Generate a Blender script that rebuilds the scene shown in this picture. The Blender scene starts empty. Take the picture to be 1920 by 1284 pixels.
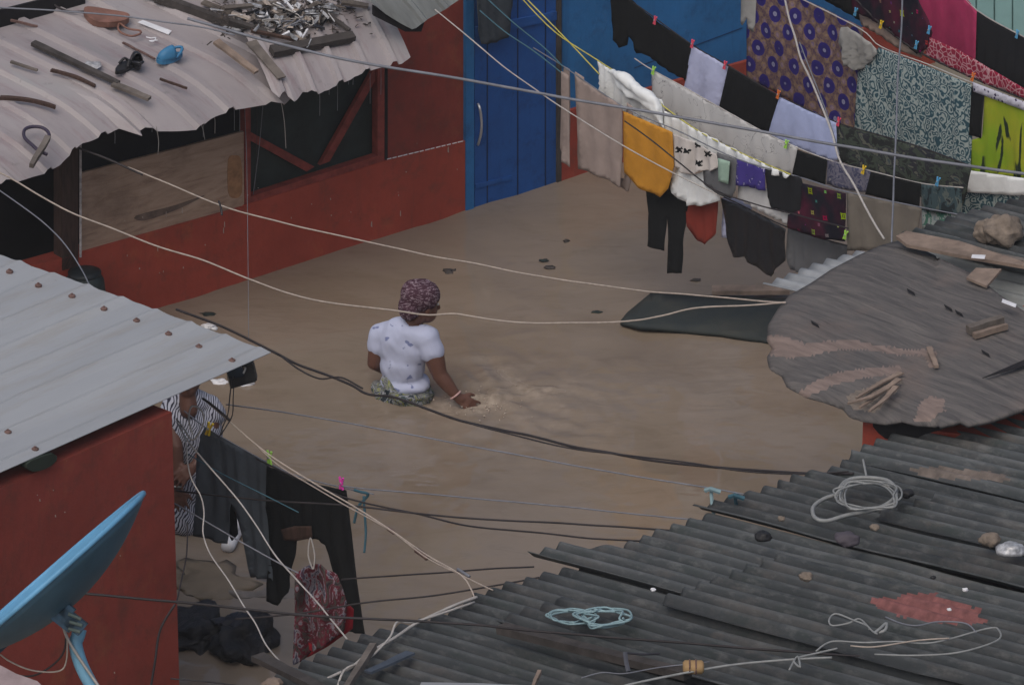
import bpy, bmesh, math, random
from mathutils import Vector, Matrix, noise
from mathutils.geometry import delaunay_2d_cdt
random.seed(7)
SC = bpy.context.scene
C = SC.collection
# ------------------------------------------------------------------ camera, sky, sun, exposure
PITCH = math.radians(25.0); CAMH = 15.0; LENS = 200.0
cd = bpy.data.cameras.new('camera'); cam = bpy.data.objects.new('camera', cd); C.objects.link(cam)
cd.lens = LENS; cd.sensor_width = 36.0; cd.clip_start = 0.5; cd.clip_end = 2000
cam.location = (0, 0, CAMH); cam.rotation_euler = (math.pi/2-PITCH, 0, 0)
SC.camera = cam
SUN_EL = math.radians(56); SUN_AZ = math.radians(205)      # azimuth from +Y towards +X
w = bpy.data.worlds.new('World'); SC.world = w; w.use_nodes = True
nt = w.node_tree; bg = nt.nodes['Background']; sky = nt.nodes.new('ShaderNodeTexSky')
sky.sky_type = 'NISHITA'; sky.sun_disc = False; sky.sun_elevation = SUN_EL; sky.sun_rotation = SUN_AZ
sky.air_density = 1.0; sky.dust_density = 6.0; sky.ozone_density = 1.6
nt.links.new(sky.outputs[0], bg.inputs[0]); bg.inputs[1].default_value = 0.12
sl = bpy.data.lights.new('sun', 'SUN'); sl.energy = 1.1; sl.angle = math.radians(70); sl.color = (1, .97, .93)
so = bpy.data.objects.new('sun', sl); C.objects.link(so); so.location = (0, -10, 14)
sd = Vector((math.sin(SUN_AZ)*math.cos(SUN_EL), math.cos(SUN_AZ)*math.cos(SUN_EL), math.sin(SUN_EL)))
so.rotation_euler = sd.to_track_quat('Z', 'Y').to_euler()
SC.view_settings.view_transform = 'Standard'; SC.view_settings.look = 'None'
SC.view_settings.exposure = -0.27; SC.view_settings.gamma = 1.0

# ------------------------------------------------------------------ projection helpers
F = 1920*LENS/36.0
CP = Vector((0, 0, CAMH)); FW = Vector((0, math.cos(PITCH), -math.sin(PITCH))); UP = Vector((0, math.sin(PITCH), math.cos(PITCH)))
def ray(px, py): return FW + Vector((1, 0, 0))*((px-960)/F) + UP*((642-py)/F)
def oz(px, py, z=0.0):
    d = ray(px, py); return CP + d*((z-CAMH)/d.z)
class Plane:
    def __init__(s, o, n, e1=None):
        s.o = Vector(o); s.n = Vector(n).normalized()
        if s.n.dot(CP-s.o) < 0: s.n = -s.n
        if e1 is None: e1 = Vector((0, 0, 1)).cross(s.n)
        if e1.length < .05: e1 = Vector((1, 0, 0))
        s.e1 = e1.normalized(); s.e2 = s.n.cross(s.e1).normalized()
    def at(s, px, py, off=0.0):
        d = ray(px, py); o = s.o+s.n*off
        return CP + d*((o-CP).dot(s.n)/d.dot(s.n))
    def st(s, p): q = p-s.o; return q.dot(s.e1), q.dot(s.e2)
    def w(s, a, b, off=0.0): return s.o+s.e1*a+s.e2*b+s.n*off
def vplane(a, b):
    d = b-a; d.z = 0; return Plane(a, Vector((-d.y, d.x, 0)))
def plane3(a, b, c, e1=None): return Plane(a, (b-a).cross(c-a), e1)
def lerp(a, b, t): return a+(b-a)*t

# ------------------------------------------------------------------ object helpers
def tag(o, label=None, cat=None, group=None, kind=None):
    if label: o['label'] = label
    if cat: o['category'] = cat
    if group: o['group'] = group
    if kind: o['kind'] = kind
    return o
def empty(name, loc, label, cat, group=None):
    o = bpy.data.objects.new(name, None); C.objects.link(o); o.location = loc; o.empty_display_size = .1
    return tag(o, label, cat, group)
def wloc(o):
    v = Vector((0, 0, 0))
    while o: v = v+o.location; o = o.parent
    return v
def mk(name, vs, fs, m, parent=None, smooth=False, uv=None, solid=0, label=None, cat=None, group=None, kind=None, origin=None):
    if parent is None:
        if origin is None:
            origin = Vector(((min(v[0] for v in vs)+max(v[0] for v in vs))/2, (min(v[1] for v in vs)+max(v[1] for v in vs))/2, min(v[2] for v in vs)))
        off = origin
    else: off = wloc(parent)
    me = bpy.data.meshes.new(name); me.from_pydata([Vector(v)-off for v in vs], [], fs)
    mats = m if isinstance(m, (list, tuple)) else [m]
    for q in mats: me.materials.append(q)
    if uv:
        l = me.uv_layers.new(name='UVMap')
        for lp in me.loops: l.data[lp.index].uv = uv[lp.vertex_index]
    if smooth:
        for p in me.polygons: p.use_smooth = True
    me.update()
    o = bpy.data.objects.new(name, me); C.objects.link(o)
    if parent is None: o.location = origin
    else: o.parent = parent
    if solid:
        md = o.modifiers.new('solid', 'SOLIDIFY'); md.thickness = solid; md.offset = 0
    return tag(o, label, cat, group, kind)
def from_bm(name, bm, m, parent=None, **k):
    bm.verts.ensure_lookup_table()
    vs = [v.co.copy() for v in bm.verts]; fs = [[v.index for v in f.verts] for f in bm.faces]; bm.free()
    return mk(name, vs, fs, m, parent, **k)
def ext(bm, pts, dirv):
    """closed prism: polygon pts extruded along dirv"""
    a = [bm.verts.new(p) for p in pts]; b = [bm.verts.new(p+dirv) for p in pts]; n = len(pts)
    try: bm.faces.new(a); bm.faces.new(b[::-1])
    except Exception: pass
    for i in range(n): bm.faces.new((a[i], b[i], b[(i+1) % n], a[(i+1) % n]))
    bm.verts.index_update()
def slab(name, poly, pl, th, m, parent=None, off=0.0, **k):
    bm = bmesh.new(); ext(bm, [pl.at(x, y, off) for x, y in poly], -pl.n*th)
    bmesh.ops.recalc_face_normals(bm, faces=bm.faces); return from_bm(name, bm, m, parent, **k)
def box(bm, c, ax, ay, az, hx, hy, hz):
    vs = [bm.verts.new(c+ax*(i*hx)+ay*(j*hy)+az*(k*hz)) for i in (-1, 1) for j in (-1, 1) for k in (-1, 1)]
    for f in ((0,1,3,2),(4,6,7,5),(0,4,5,1),(2,3,7,6),(0,2,6,4),(1,5,7,3)): bm.faces.new([vs[i] for i in f])
    bm.verts.index_update()
def catmull(p, n=5, closed=False):
    out = []; L = len(p); rng = range(L) if closed else range(L-1)
    g = (lambda i: p[i % L]) if closed else (lambda i: p[max(0, min(L-1, i))])
    for i in rng:
        a, b, c, d = g(i-1), g(i), g(i+1), g(i+2)
        for k in range(n):
            t = k/n
            out.append(b*1.0+(c-a)*(.5*t)+(a*2-b*5+c*4-d)*(.5*t*t)+(b*3-a-c*3+d)*(.5*t*t*t))
    if not closed: out.append(p[-1])
    return out
def tube(pts, r, sides=6, cap=True, wob=0):
    vs, fs = [], []; n = len(pts); up = Vector((0.13, .21, 1)).normalized()
    for i, p in enumerate(pts):
        t = (pts[min(n-1, i+1)]-pts[max(0, i-1)])
        t = t.normalized() if t.length > 1e-9 else Vector((1, 0, 0))
        a = t.cross(up)
        if a.length < .15: a = t.cross(Vector((1, 0, 0)))
        a.normalize(); b = t.cross(a)
        rr = r(i/(n-1)) if callable(r) else r
        if wob: rr *= 1+wob*noise.noise(Vector(p)*9)
        for k in range(sides):
            an = 2*math.pi*k/sides; vs.append(Vector(p)+a*(math.cos(an)*rr)+b*(math.sin(an)*rr))
    for i in range(n-1):
        for k in range(sides):
            fs.append((i*sides+k, i*sides+(k+1) % sides, (i+1)*sides+(k+1) % sides, (i+1)*sides+k))
    if cap: fs.append(list(range(sides))[::-1]); fs.append([(n-1)*sides+k for k in range(sides)])
    return vs, fs
def multi(tubes):
    V, Fc = [], []
    for v, f in tubes:
        b = len(V); V += v; Fc += [[i+b for i in q] for q in f]
    return V, Fc
def pxline(pts, z0, z1):
    """pixels -> 3D between two ends of known height, depth eased along the run"""
    P = [Vector((a, b, 0)) for a, b in pts]; L = [0]
    for i in range(1, len(P)): L.append(L[-1]+(P[i]-P[i-1]).length)
    A, B = oz(*pts[0], z0), oz(*pts[-1], z1)
    da, db = (A-CP).dot(FW), (B-CP).dot(FW); out = []
    for q, l in zip(pts, L):
        d = ray(*q); out.append(CP+d*lerp(da, db, l/L[-1]))
    return out
def cable(name, pts, z0, z1, r, m, label, cat='cable', group=None, wob=.004, parent=None):
    p = catmull(pxline(pts, z0, z1), 7)
    if wob: p = [q+Vector((0, 0, 1))*(noise.noise(q*3.1)*wob)+Vector((1, 0, 0))*(noise.noise(q*2.3+Vector((5, 1, 2)))*wob) for q in p]
    v, f = tube(p, r, 6)
    return mk(name, v, f, m, parent, smooth=True, label=label, cat=cat, group=group)
def blob(name, prims, m, parent, voxel=.008, smooth=6, uvpl=None, **k):
    bm = bmesh.new()
    for pr in prims:
        if pr[0] == 'e':
            _, c, rad, rot = pr
            M4 = Matrix.Translation(c) @ rot.to_4x4() @ Matrix.Diagonal((*rad, 1))
            bmesh.ops.create_icosphere(bm, subdivisions=3, radius=1, matrix=M4)
        else:
            _, pts, rad = pr
            for i in range(len(pts)-1):
                a, b = pts[i], pts[i+1]; ra, rb = rad[i], rad[i+1]; n = 8
                for j in range(n+1):
                    t = j/n; bmesh.ops.create_icosphere(bm, subdivisions=2, radius=lerp(ra, rb, t), matrix=Matrix.Translation(lerp(a, b, t)))
    me = bpy.data.meshes.new('tmp'); bm.to_mesh(me); bm.free()
    o = bpy.data.objects.new('tmp', me); C.objects.link(o)
    md = o.modifiers.new('r', 'REMESH'); md.mode = 'VOXEL'; md.voxel_size = voxel
    if smooth: s = o.modifiers.new('s', 'SMOOTH'); s.iterations = smooth; s.factor = .5
    dg = bpy.context.evaluated_depsgraph_get(); me2 = bpy.data.meshes.new_from_object(o.evaluated_get(dg))
    vs = [v.co.copy() for v in me2.vertices]; fs = [list(p.vertices) for p in me2.polygons]
    bpy.data.objects.remove(o); bpy.data.meshes.remove(me); bpy.data.meshes.remove(me2)
    return vs, fs
def inpoly(x, y, P):
    c = False; n = len(P); j = n-1
    for i in range(n):
        if (P[i][1] > y) != (P[j][1] > y) and x < (P[j][0]-P[i][0])*(y-P[i][1])/(P[j][1]-P[i][1])+P[i][0]: c = not c
        j = i
    return c
def distpoly(x, y, P):
    m = 1e9; n = len(P)
    for i in range(n):
        ax, ay = P[i]; bx, by = P[(i+1) % n]; dx, dy = bx-ax, by-ay; L = dx*dx+dy*dy or 1
        t = max(0, min(1, ((x-ax)*dx+(y-ay)*dy)/L)); m = min(m, math.hypot(x-ax-dx*t, y-ay-dy*t))
    return m
def cdt(P, step):
    """triangulated sheet inside an outline, with inner grid points"""
    E = []; n = len(P)
    for i in range(n):
        a, b = P[i], P[(i+1) % n]; k = max(1, int(math.hypot(b[0]-a[0], b[1]-a[1])/step))
        for j in range(k): E.append((lerp(a[0], b[0], j/k), lerp(a[1], b[1], j/k)))
    nb = len(E); x0, x1 = min(p[0] for p in P), max(p[0] for p in P); y0, y1 = min(p[1] for p in P), max(p[1] for p in P)
    y = y0+step*.5; row = 0
    while y < y1:
        x = x0+step*(.5 if row % 2 else 0)
        while x < x1:
            if inpoly(x, y, P) and distpoly(x, y, P) > step*.45: E.append((x, y))
            x += step
        y += step*.87; row += 1
    r = delaunay_2d_cdt([Vector(p) for p in E], [(i, (i+1) % nb) for i in range(nb)], [list(range(nb))], 1, 1e-5)
    return [(v.x, v.y) for v in r[0]], [list(f) for f in r[2]]
def smoothpoly(P, n=3): 
    q = catmull([Vector((a, b, 0)) for a, b in P], n, True); return [(v.x, v.y) for v in q]

def paintfaces(V, Fc, o, polys, jit=1.0):
    for f_, p_ in zip(Fc, o.data.polygons):
        x = sum(V[i][0] for i in f_)/len(f_); y = sum(V[i][1] for i in f_)/len(f_); jx = jit*5*noise.noise(Vector((x*.05, y*.3, 1))); jy = jit*3*noise.noise(Vector((x*.2, y*.2, 7)))
        for P, mi in polys:
            if inpoly(x+jx, y+jy, P): p_.material_index = mi; break

# ------------------------------------------------------------------ materials
class NB:
    def __init__(s, name, rough=.75, spec=.3):
        s.m = bpy.data.materials.new(name); s.m.use_nodes = True; s.t = s.m.node_tree; s.b = s.t.nodes['Principled BSDF']
        s.b.inputs['Roughness'].default_value = rough; s.b.inputs['Specular IOR Level'].default_value = spec
        s.tc = s.n('ShaderNodeTexCoord')
    def n(s, typ, **k):
        q = s.t.nodes.new(typ)
        for a, b in k.items():
            if a.startswith('i_'): q.inputs[a[2:].replace('_', ' ')].default_value = b
            else: setattr(q, a, b)
        return q
    def l(s, a, b): s.t.links.new(a, b)
    def map(s, coord='Object', scale=(1, 1, 1), rot=(0, 0, 0), loc=(0, 0, 0)):
        q = s.n('ShaderNodeMapping'); q.inputs['Scale'].default_value = scale; q.inputs['Rotation'].default_value = rot; q.inputs['Location'].default_value = loc
        s.l(s.tc.outputs[coord], q.inputs[0]); return q.outputs[0]
    def noise(s, vec, scale=5, detail=5, rough=.6, dist=0):
        q = s.n('ShaderNodeTexNoise', i_Scale=scale, i_Detail=detail, i_Roughness=rough, i_Distortion=dist); s.l(vec, q.inputs['Vector']); return q
    def ramp(s, fac, stops, interp='LINEAR'):
        q = s.n('ShaderNodeValToRGB'); s.l(fac, q.inputs[0]); cr = q.color_ramp; cr.interpolation = interp
        while len(cr.elements) < len(stops): cr.elements.new(.5)
        for e, (p, c) in zip(cr.elements, stops):
            e.position = p; e.color = (*c, 1) if len(c) == 3 else c
        return q.outputs[0]
    def fr(s, fac, a, b):   # float ramp a..b -> 0..1
        q = s.n('ShaderNodeMapRange'); q.inputs[1].default_value = a; q.inputs[2].default_value = b; s.l(fac, q.inputs[0]); return q.outputs[0]
    def mix(s, fac, a, b, mode='MIX'):
        q = s.n('ShaderNodeMix', data_type='RGBA', blend_type=mode)
        for sock, v in ((q.inputs[0], fac), (q.inputs[6], a), (q.inputs[7], b)):
            if hasattr(v, 'links') or hasattr(v, 'is_output'): s.l(v, sock)
            elif isinstance(v, (int, float)): sock.default_value = v
            else: sock.default_value = (*v, 1)
        return q.outputs[2]
    def math(s, op, a, b=None):
        q = s.n('ShaderNodeMath', operation=op)
        for sock, v in ((q.inputs[0], a), (q.inputs[1], b)):
            if v is None: continue
            if isinstance(v, (int, float)): sock.default_value = v
            else: s.l(v, sock)
        return q.outputs[0]
    def bump(s, h, dist=.01, strength=1.0):
        q = s.n('ShaderNodeBump', i_Distance=dist, i_Strength=strength); s.l(h, q.inputs['Height']); s.l(q.outputs[0], s.b.inputs['Normal']); return q
    def col(s, c): s.l(c, s.b.inputs['Base Color']); return s.m
def plain(name, c, rough=.7, var=.25, scale=9, spec=.3, coord='Object', bump=0, bs=60, metal=0, stretch=(1, 1, 1)):
    b = NB(name, rough, spec); v = b.map(coord, stretch); nz = b.noise(v, scale, 6)
    lo = tuple(x*(1-var) for x in c); hi = tuple(min(1, x*(1+var)) for x in c)
    b.col(b.ramp(nz.outputs[0], [(.3, lo), (.7, hi)])); b.b.inputs['Metallic'].default_value = metal
    if bump: b.bump(b.noise(v, bs, 3).outputs[0], bump)
    return b.m
def cloth_mat(name, c, var=.12):
    b = NB(name, .9, .1); v = b.map('UV'); n1 = b.noise(v, 7, 5)
    lo = tuple(x*(1-var) for x in c); hi = tuple(min(1, x*(1+var)) for x in c)
    b.col(b.ramp(n1.outputs[0], [(.3, lo), (.7, hi)]))
    n2 = b.noise(b.map('UV', (1, .45, 1)), 16, 3); b.bump(n2.outputs[0], .009, .6)
    return b.m
MAT = {}
def wall_paint(name, c, dirt, chips=True):
    b = NB(name, .75, .25); v = b.map()
    n1 = b.noise(v, 1.3, 8, .65); n2 = b.noise(v, 7, 8, .7)
    base = b.ramp(n1.outputs[0], [(.3, tuple(x*.72 for x in c)), (.52, c), (.75, tuple(min(1, x*1.28) for x in c))])
    d = b.mix(b.fr(n2.outputs[0], .52, .75), base, dirt)
    dd = b.mix(.7, base, d)
    if chips:
        n4 = b.noise(b.map('Object', (1, 1, .7)), 2.6, 9, .72); dd = b.mix(b.math('MULTIPLY', b.fr(n4.outputs[0], .55, .68), .55), dd, (c[0]*1.15, c[1]*2.0, c[2]*1.3)); n7 = b.noise(b.map('Object', (1, 1, .4)), 9, 9, .8); dd = b.mix(b.math('MULTIPLY', b.fr(n7.outputs[0], .58, .70), .5), dd, (c[0]*.35, c[1]*.6, c[2]*.8))
    sx = b.noise(b.map('Object', (3, 3, .35)), 4.5, 6, .7)      # vertical run marks
    dd = b.mix(b.math('MULTIPLY', b.fr(sx.outputs[0], .55, .8), .55), dd, dirt)
    if chips:
        ch = b.noise(b.map('Object', (1, 1, .6)), 21, 4, .6)
        dd = b.mix(b.math('MULTIPLY', b.fr(ch.outputs[0], .735, .76), .8), dd, (.42, .36, .32))
    b.bump(n2.outputs[0], .008); b.b.inputs['Roughness'].default_value = .7
    return b.col(dd)
MAT['red'] = wall_paint('red_paint', (.34, .060, .038), (.14, .05, .035))
MAT['red2'] = wall_paint('red_paint_worn', (.245, .048, .036), (.12, .045, .035))
MAT['redrail'] = plain('red_rail_paint', (.22, .045, .035), .65, .35, 14)
MAT['blue'] = wall_paint('blue_paint', (.026, .15, .37), (.015, .06, .16), False)
MAT['bluedoor'] = wall_paint('blue_door_paint', (.016, .085, .30), (.01, .035, .12), False)
MAT['dark'] = plain('dark_interior', (.012, .011, .013), .9, .4, 3)
MAT['net'] = plain('dark_netting', (.018, .027, .025), .8, .5, 5, .4)
MAT['post'] = plain('old_post_wood', (.060, .035, .027), .8, .4, 12, stretch=(4, 4, .5))
def plymat():
    b = NB('plywood_board', .75, .2); v = b.map('UV', (1, 5, 1)); n1 = b.noise(v, 3, 8, .65, 1.5); n2 = b.noise(b.map('UV'), 2.2, 5)
    c = b.ramp(n1.outputs[0], [(.25, (.22, .145, .105)), (.5, (.37, .26, .19)), (.8, (.46, .34, .26))])
    c = b.mix(b.math('MULTIPLY', b.fr(n2.outputs[0], .5, .72), .6), c, (.10, .065, .05)); b.bump(n1.outputs[0], .004); return b.col(c)
MAT['ply'] = plymat()
def roofA():
    b = NB('faded_pink_grey_roof_sheet', .5, .35); v = b.map('UV', (1, .35, 1)); n1 = b.noise(v, 1.6, 8, .65); n2 = b.noise(b.map('UV', (3, .5, 1)), 4, 8, .7)
    c = b.ramp(n1.outputs[0], [(.25, (.21, .215, .225)), (.42, (.275, .25, .26)), (.6, (.34, .31, .315)), (.8, (.31, .315, .315))])
    c = b.mix(b.math('MULTIPLY', b.fr(n2.outputs[0], .52, .78), .65), c, (.17, .085, .10))
    n3 = b.noise(b.map('UV'), 9, 6, .7); c = b.mix(b.math('MULTIPLY', b.fr(n3.outputs[0], .60, .74), .55), c, (.13, .12, .12))
    return b.col(c)
MAT['roofA'] = roofA()
def roofB():
    b = NB('pale_zinc_roof_sheet', .42, .45); v = b.map('UV', (1, .18, 1)); n1 = b.noise(v, 2.2, 8, .6); n2 = b.noise(b.map('UV', (3, .4, 1)), 2, 8, .7)
    c = b.ramp(n1.outputs[0], [(.28, (.27, .285, .305)), (.5, (.325, .34, .36)), (.75, (.37, .385, .40))])
    c = b.mix(b.math('MULTIPLY', b.fr(n2.outputs[0], .50, .68), .5), c, (.27, .24, .20))
    n3 = b.noise(b.map('UV'), 14, 5, .7); c = b.mix(b.math('MULTIPLY', b.fr(n3.outputs[0], .66, .76), .5), c, (.16, .15, .16))
    return b.col(c)
MAT['roofB'] = roofB()
def roofE(name, tone, sh):
    b = NB(name, .68, .22); v = b.map('UV', (1, .22, 1), loc=(sh, sh*.7, 0)); n1 = b.noise(v, 4.5, 9, .7); n2 = b.noise(b.map('UV', loc=(sh, 0, 0)), 1.5, 7, .65); n3 = b.noise(b.map('UV', (1, .3, 1), loc=(0, sh, 0)), 8, 6, .7)
    k = tone
    c = b.ramp(n1.outputs[0], [(.25, (.028*k, .033*k, .037*k)), (.5, (.056*k, .064*k, .068*k)), (.78, (.098*k, .104*k, .108*k))])
    c = b.mix(b.math('MULTIPLY', b.fr(n2.outputs[0], .48, .7), .5), c, (.056*k, .060*k, .064*k))
    c = b.mix(b.math('MULTIPLY', b.fr(n3.outputs[0], .58, .74), .65), c, (.15*k, .125*k, .11*k))
    n4 = b.noise(b.map('UV', (1, .55, 1), loc=(sh*2, 3, 0)), 3.2, 10, .75); c = b.mix(b.math('MULTIPLY', b.fr(n4.outputs[0], .50, .62), .8), c, (.042*k, .054*k, .052*k))
    n5 = b.noise(b.map('UV', (1, .4, 1), loc=(1, sh, 0)), 2.3, 10, .78); c = b.mix(b.math('MULTIPLY', b.fr(n5.outputs[0], .50, .62), .7), c, (.118*k, .110*k, .104*k))
    n6 = b.noise(b.map('UV', (1, .25, 1), loc=(5, sh, 0)), 26, 4, .7); c = b.mix(b.math('MULTIPLY', b.fr(n6.outputs[0], .52, .66), .5), c, (.16*k, .165*k, .165*k))
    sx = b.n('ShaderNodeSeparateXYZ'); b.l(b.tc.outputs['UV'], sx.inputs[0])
    val = b.fr(b.math('SINE', b.math('MULTIPLY', sx.outputs[0], 2*math.pi/.101)), .5, -1.0)      # trough shade painted into the rib colour, broken up by noise
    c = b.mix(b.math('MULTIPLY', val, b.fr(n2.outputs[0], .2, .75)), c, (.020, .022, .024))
    c = b.mix(b.math('MULTIPLY', b.fr(b.math('SINE', b.math('MULTIPLY', sx.outputs[0], 2*math.pi/.101)), .45, 1.0), b.fr(n1.outputs[0], .35, .8)), c, (.135*k, .145*k, .15*k))  # rib crests painted lighter, as if catching the light
    b.bump(n1.outputs[0], .006); return b, c
def fin(bc): return bc[0].col(bc[1])
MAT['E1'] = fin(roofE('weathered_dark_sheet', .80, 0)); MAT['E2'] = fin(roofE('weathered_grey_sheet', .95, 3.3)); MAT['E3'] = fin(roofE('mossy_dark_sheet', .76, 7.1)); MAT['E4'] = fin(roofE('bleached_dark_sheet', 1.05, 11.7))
MAT['greysheet'] = plain('grey_corrugated_sheet', (.20, .215, .215), .6, .4, 4, coord='UV', stretch=(2, .4, 1))
MAT['palesheet'] = plain('pale_corrugated_sheet', (.27, .285, .30), .5, .35, 6, coord='UV', stretch=(2, .4, 1))
def woodroof():
    b = NB('weathered_plywood_roof', .8, .18); v = b.map('UV', (.30, 3.2, 1)); n1 = b.noise(v, 7, 9, .72, .6); n2 = b.noise(b.map('UV'), 1.7, 7, .6); n3 = b.noise(b.map('UV', (.5, 3, 1)), 14, 4, .6)
    c = b.ramp(n1.outputs[0], [(.25, (.040, .038, .038)), (.42, (.095, .090, .090)), (.6, (.145, .134, .128)), (.85, (.22, .19, .17))])
    c = b.mix(b.math('MULTIPLY', b.fr(n2.outputs[0], .52, .72), .55), c, (.20, .155, .135))
    c = b.mix(b.math('MULTIPLY', b.fr(n3.outputs[0], .60, .72), .5), c, (.05, .048, .05))
    b.bump(n1.outputs[0], .012, 1.0); return b.col(c)
MAT['wood'] = woodroof()
MAT['veneer'] = plain('peeled_pink_veneer', (.215, .165, .145), .8, .3, 9, coord='UV', stretch=(.5, 3, 1), bump=.006)
MAT['woodpale'] = plain('bleached_splintered_wood', (.19, .16, .135), .85, .4, 9, coord='UV', stretch=(.5, 4, 1), bump=.01)
MAT['plank'] = plain('bare_plank', (.23, .175, .14), .8, .35, 9, stretch=(1, 1, 1), bump=.003)
MAT['plankdark'] = plain('wet_dark_wood', (.055, .048, .045), .8, .4, 9, bump=.003)
MAT['plankmid'] = plain('grey_wet_plank', (.14, .12, .105), .8, .4, 9, bump=.003)
MAT['whitewire'] = plain('white_cord', (.40, .38, .36), .6, .2, 9)
MAT['cream'] = plain('cream_rope', (.38, .325, .28), .7, .2, 30)
MAT['greyrope'] = plain('grey_plastic_hose', (.25, .26, .26), .6, .2, 20)
MAT['blackwire'] = plain('black_cord', (.028, .024, .026), .6, .3, 9)
MAT['greywire'] = plain('grey_cord', (.17, .18, .21), .5, .2, 9)
MAT['yellowwire'] = plain('yellow_cord', (.50, .46, .09), .6, .2, 9)
MAT['bluewire'] = plain('pale_blue_cord', (.22, .33, .36), .7, .2, 9)
MAT['tealwire'] = plain('teal_cord', (.045, .12, .16), .7, .2, 9)
MAT['white'] = plain('white_plastic', (.70, .71, .74), .5, .12, 9)
MAT['silver'] = plain('crumpled_foil', (.42, .43, .45), .45, .5, 40, metal=.4)
MAT['rubber'] = plain('black_rubber', (.018, .018, .02), .5, .3, 9)
MAT['blackplastic'] = plain('black_plastic', (.014, .014, .017), .35, .3, 9, .5)
MAT['bagplastic'] = plain('dull_black_plastic', (.012, .012, .015), .62, .4, 9, .3, bump=.02, bs=14)
MAT['slipper'] = plain('blue_rubber', (.045, .19, .36), .45, .15, 9)
MAT['leather'] = plain('brown_leather', (.20, .10, .075), .6, .3, 12)
MAT['rock'] = plain('brown_stone', (.19, .155, .125), .9, .45, 14, bump=.01, bs=30)
MAT['rust'] = plain('rusty_steel', (.14, .085, .075), .8, .4, 30)
MAT['dish'] = plain('lit_blue_dish_paint', (.12, .32, .52), .45, .18, 4)  # lighter copy of the dish blue, sky light on the inside put into the colour
MAT['dishback'] = plain('shaded_blue_dish_paint', (.062, .14, .20), .5, .2, 4)  # darker copy of the dish blue, shade of the underside put into the colour
MAT['mount'] = plain('blue_mount_paint', (.03, .075, .12), .5, .5, 18)
MAT['mountpole'] = plain('light_blue_pipe_paint', (.17, .38, .54), .45, .2, 9)
MAT['steel'] = plain('bright_steel', (.55, .56, .58), .3, .1, 9, metal=.7)
MAT['skin'] = plain('brown_skin', (.115, .052, .036), .5, .12, 10, .4)
for nm, c in dict(pinkpeg=(.8, .10, .16), orangepeg=(.75, .20, .04), greenpeg=(.40, .75, .12), yellowpeg=(.85, .60, .04), magentapeg=(.75, .06, .45), bluepeg=(.12, .42, .70), lilacpeg=(.35, .30, .5)).items():
    MAT[nm] = plain(nm, c, .4, .05)
for nm, c in dict(c_brown=(.30, .245, .225), c_orange=(.50, .235, .032), c_white=(.74, .77, .78), c_white2=(.54, .55, .56), c_lav=(.47, .51, .72), c_lav2=(.40, .46, .70),
                  c_black=(.011, .012, .013), c_black2=(.018, .019, .022), c_pink=(.42, .045, .13), c_grey=(.12, .125, .135), c_greyt=(.098, .118, .140), c_blackt=(.012, .013, .014),
                  c_rust=(.20, .035, .025), c_olive=(.16, .145, .125), c_bag=(.30, .30, .29), c_mint=(.30, .43, .36), c_bow=(.55, .52, .50), c_beige=(.42, .33, .28), c_red=(.20, .012, .02), c_greyblue=(.05, .06, .072)).items():
    MAT[nm] = cloth_mat(nm, c)
def pat_flower():
    b = NB('gold_and_blue_flower_print', .9, .1); v = b.map('UV', (1, 1, 1), rot=(0, 0, .5))
    n0 = b.noise(v, 55, 2); base = b.ramp(n0.outputs[0], [(.35, (.055, .035, .08)), (.5, (.22, .14, .085)), (.68, (.30, .21, .10))])
    vo2 = b.n('ShaderNodeTexVoronoi', i_Scale=14.0, i_Randomness=.35); b.l(v, vo2.inputs['Vector'])
    pale = b.ramp(vo2.outputs['Distance'], [(0, (.33, .25, .33)), (.22, (.16, .12, .22)), (.3, (.24, .17, .12)), (.5, (.07, .045, .085))])
    c = b.mix(.6, base, pale)
    vo = b.n('ShaderNodeTexVoronoi', i_Scale=6.2, i_Randomness=.12); b.l(v, vo.inputs['Vector'])
    blue = b.ramp(vo.outputs['Distance'], [(0, (.12, .13, .25)), (.09, (.25, .25, .36)), (.12, (.025, .02, .12)), (.34, (.03, .022, .16)), (1, (.03, .022, .16))])
    c = b.mix(b.math('LESS_THAN', vo.outputs['Distance'], .345), c, blue); return b.col(c)
def pat_scroll():
    b = NB('teal_scroll_print', .9, .1); v = b.map('UV'); n = b.noise(v, 9, 2); add = b.n('ShaderNodeVectorMath', operation='ADD')
    sc_ = b.n('ShaderNodeVectorMath', operation='SCALE'); sc_.inputs[3].default_value = .10; b.l(n.outputs['Color'], sc_.inputs[0]); b.l(v, add.inputs[0]); b.l(sc_.outputs[0], add.inputs[1])
    vo = b.n('ShaderNodeTexVoronoi', i_Scale=17.0, feature='F1'); b.l(add.outputs[0], vo.inputs['Vector'])
    s = b.math('SINE', b.math('MULTIPLY', vo.outputs['Distance'], 21)); n2 = b.noise(v, 30, 3)
    s2 = b.math('ADD', s, b.math('MULTIPLY', n2.outputs[0], 1.2))
    return b.col(b.ramp(b.fr(s2, -.6, 1.6), [(.3, (.030, .075, .10)), (.48, (.08, .15, .175)), (.62, (.21, .28, .29)), (.9, (.32, .37, .36))]))
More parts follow.
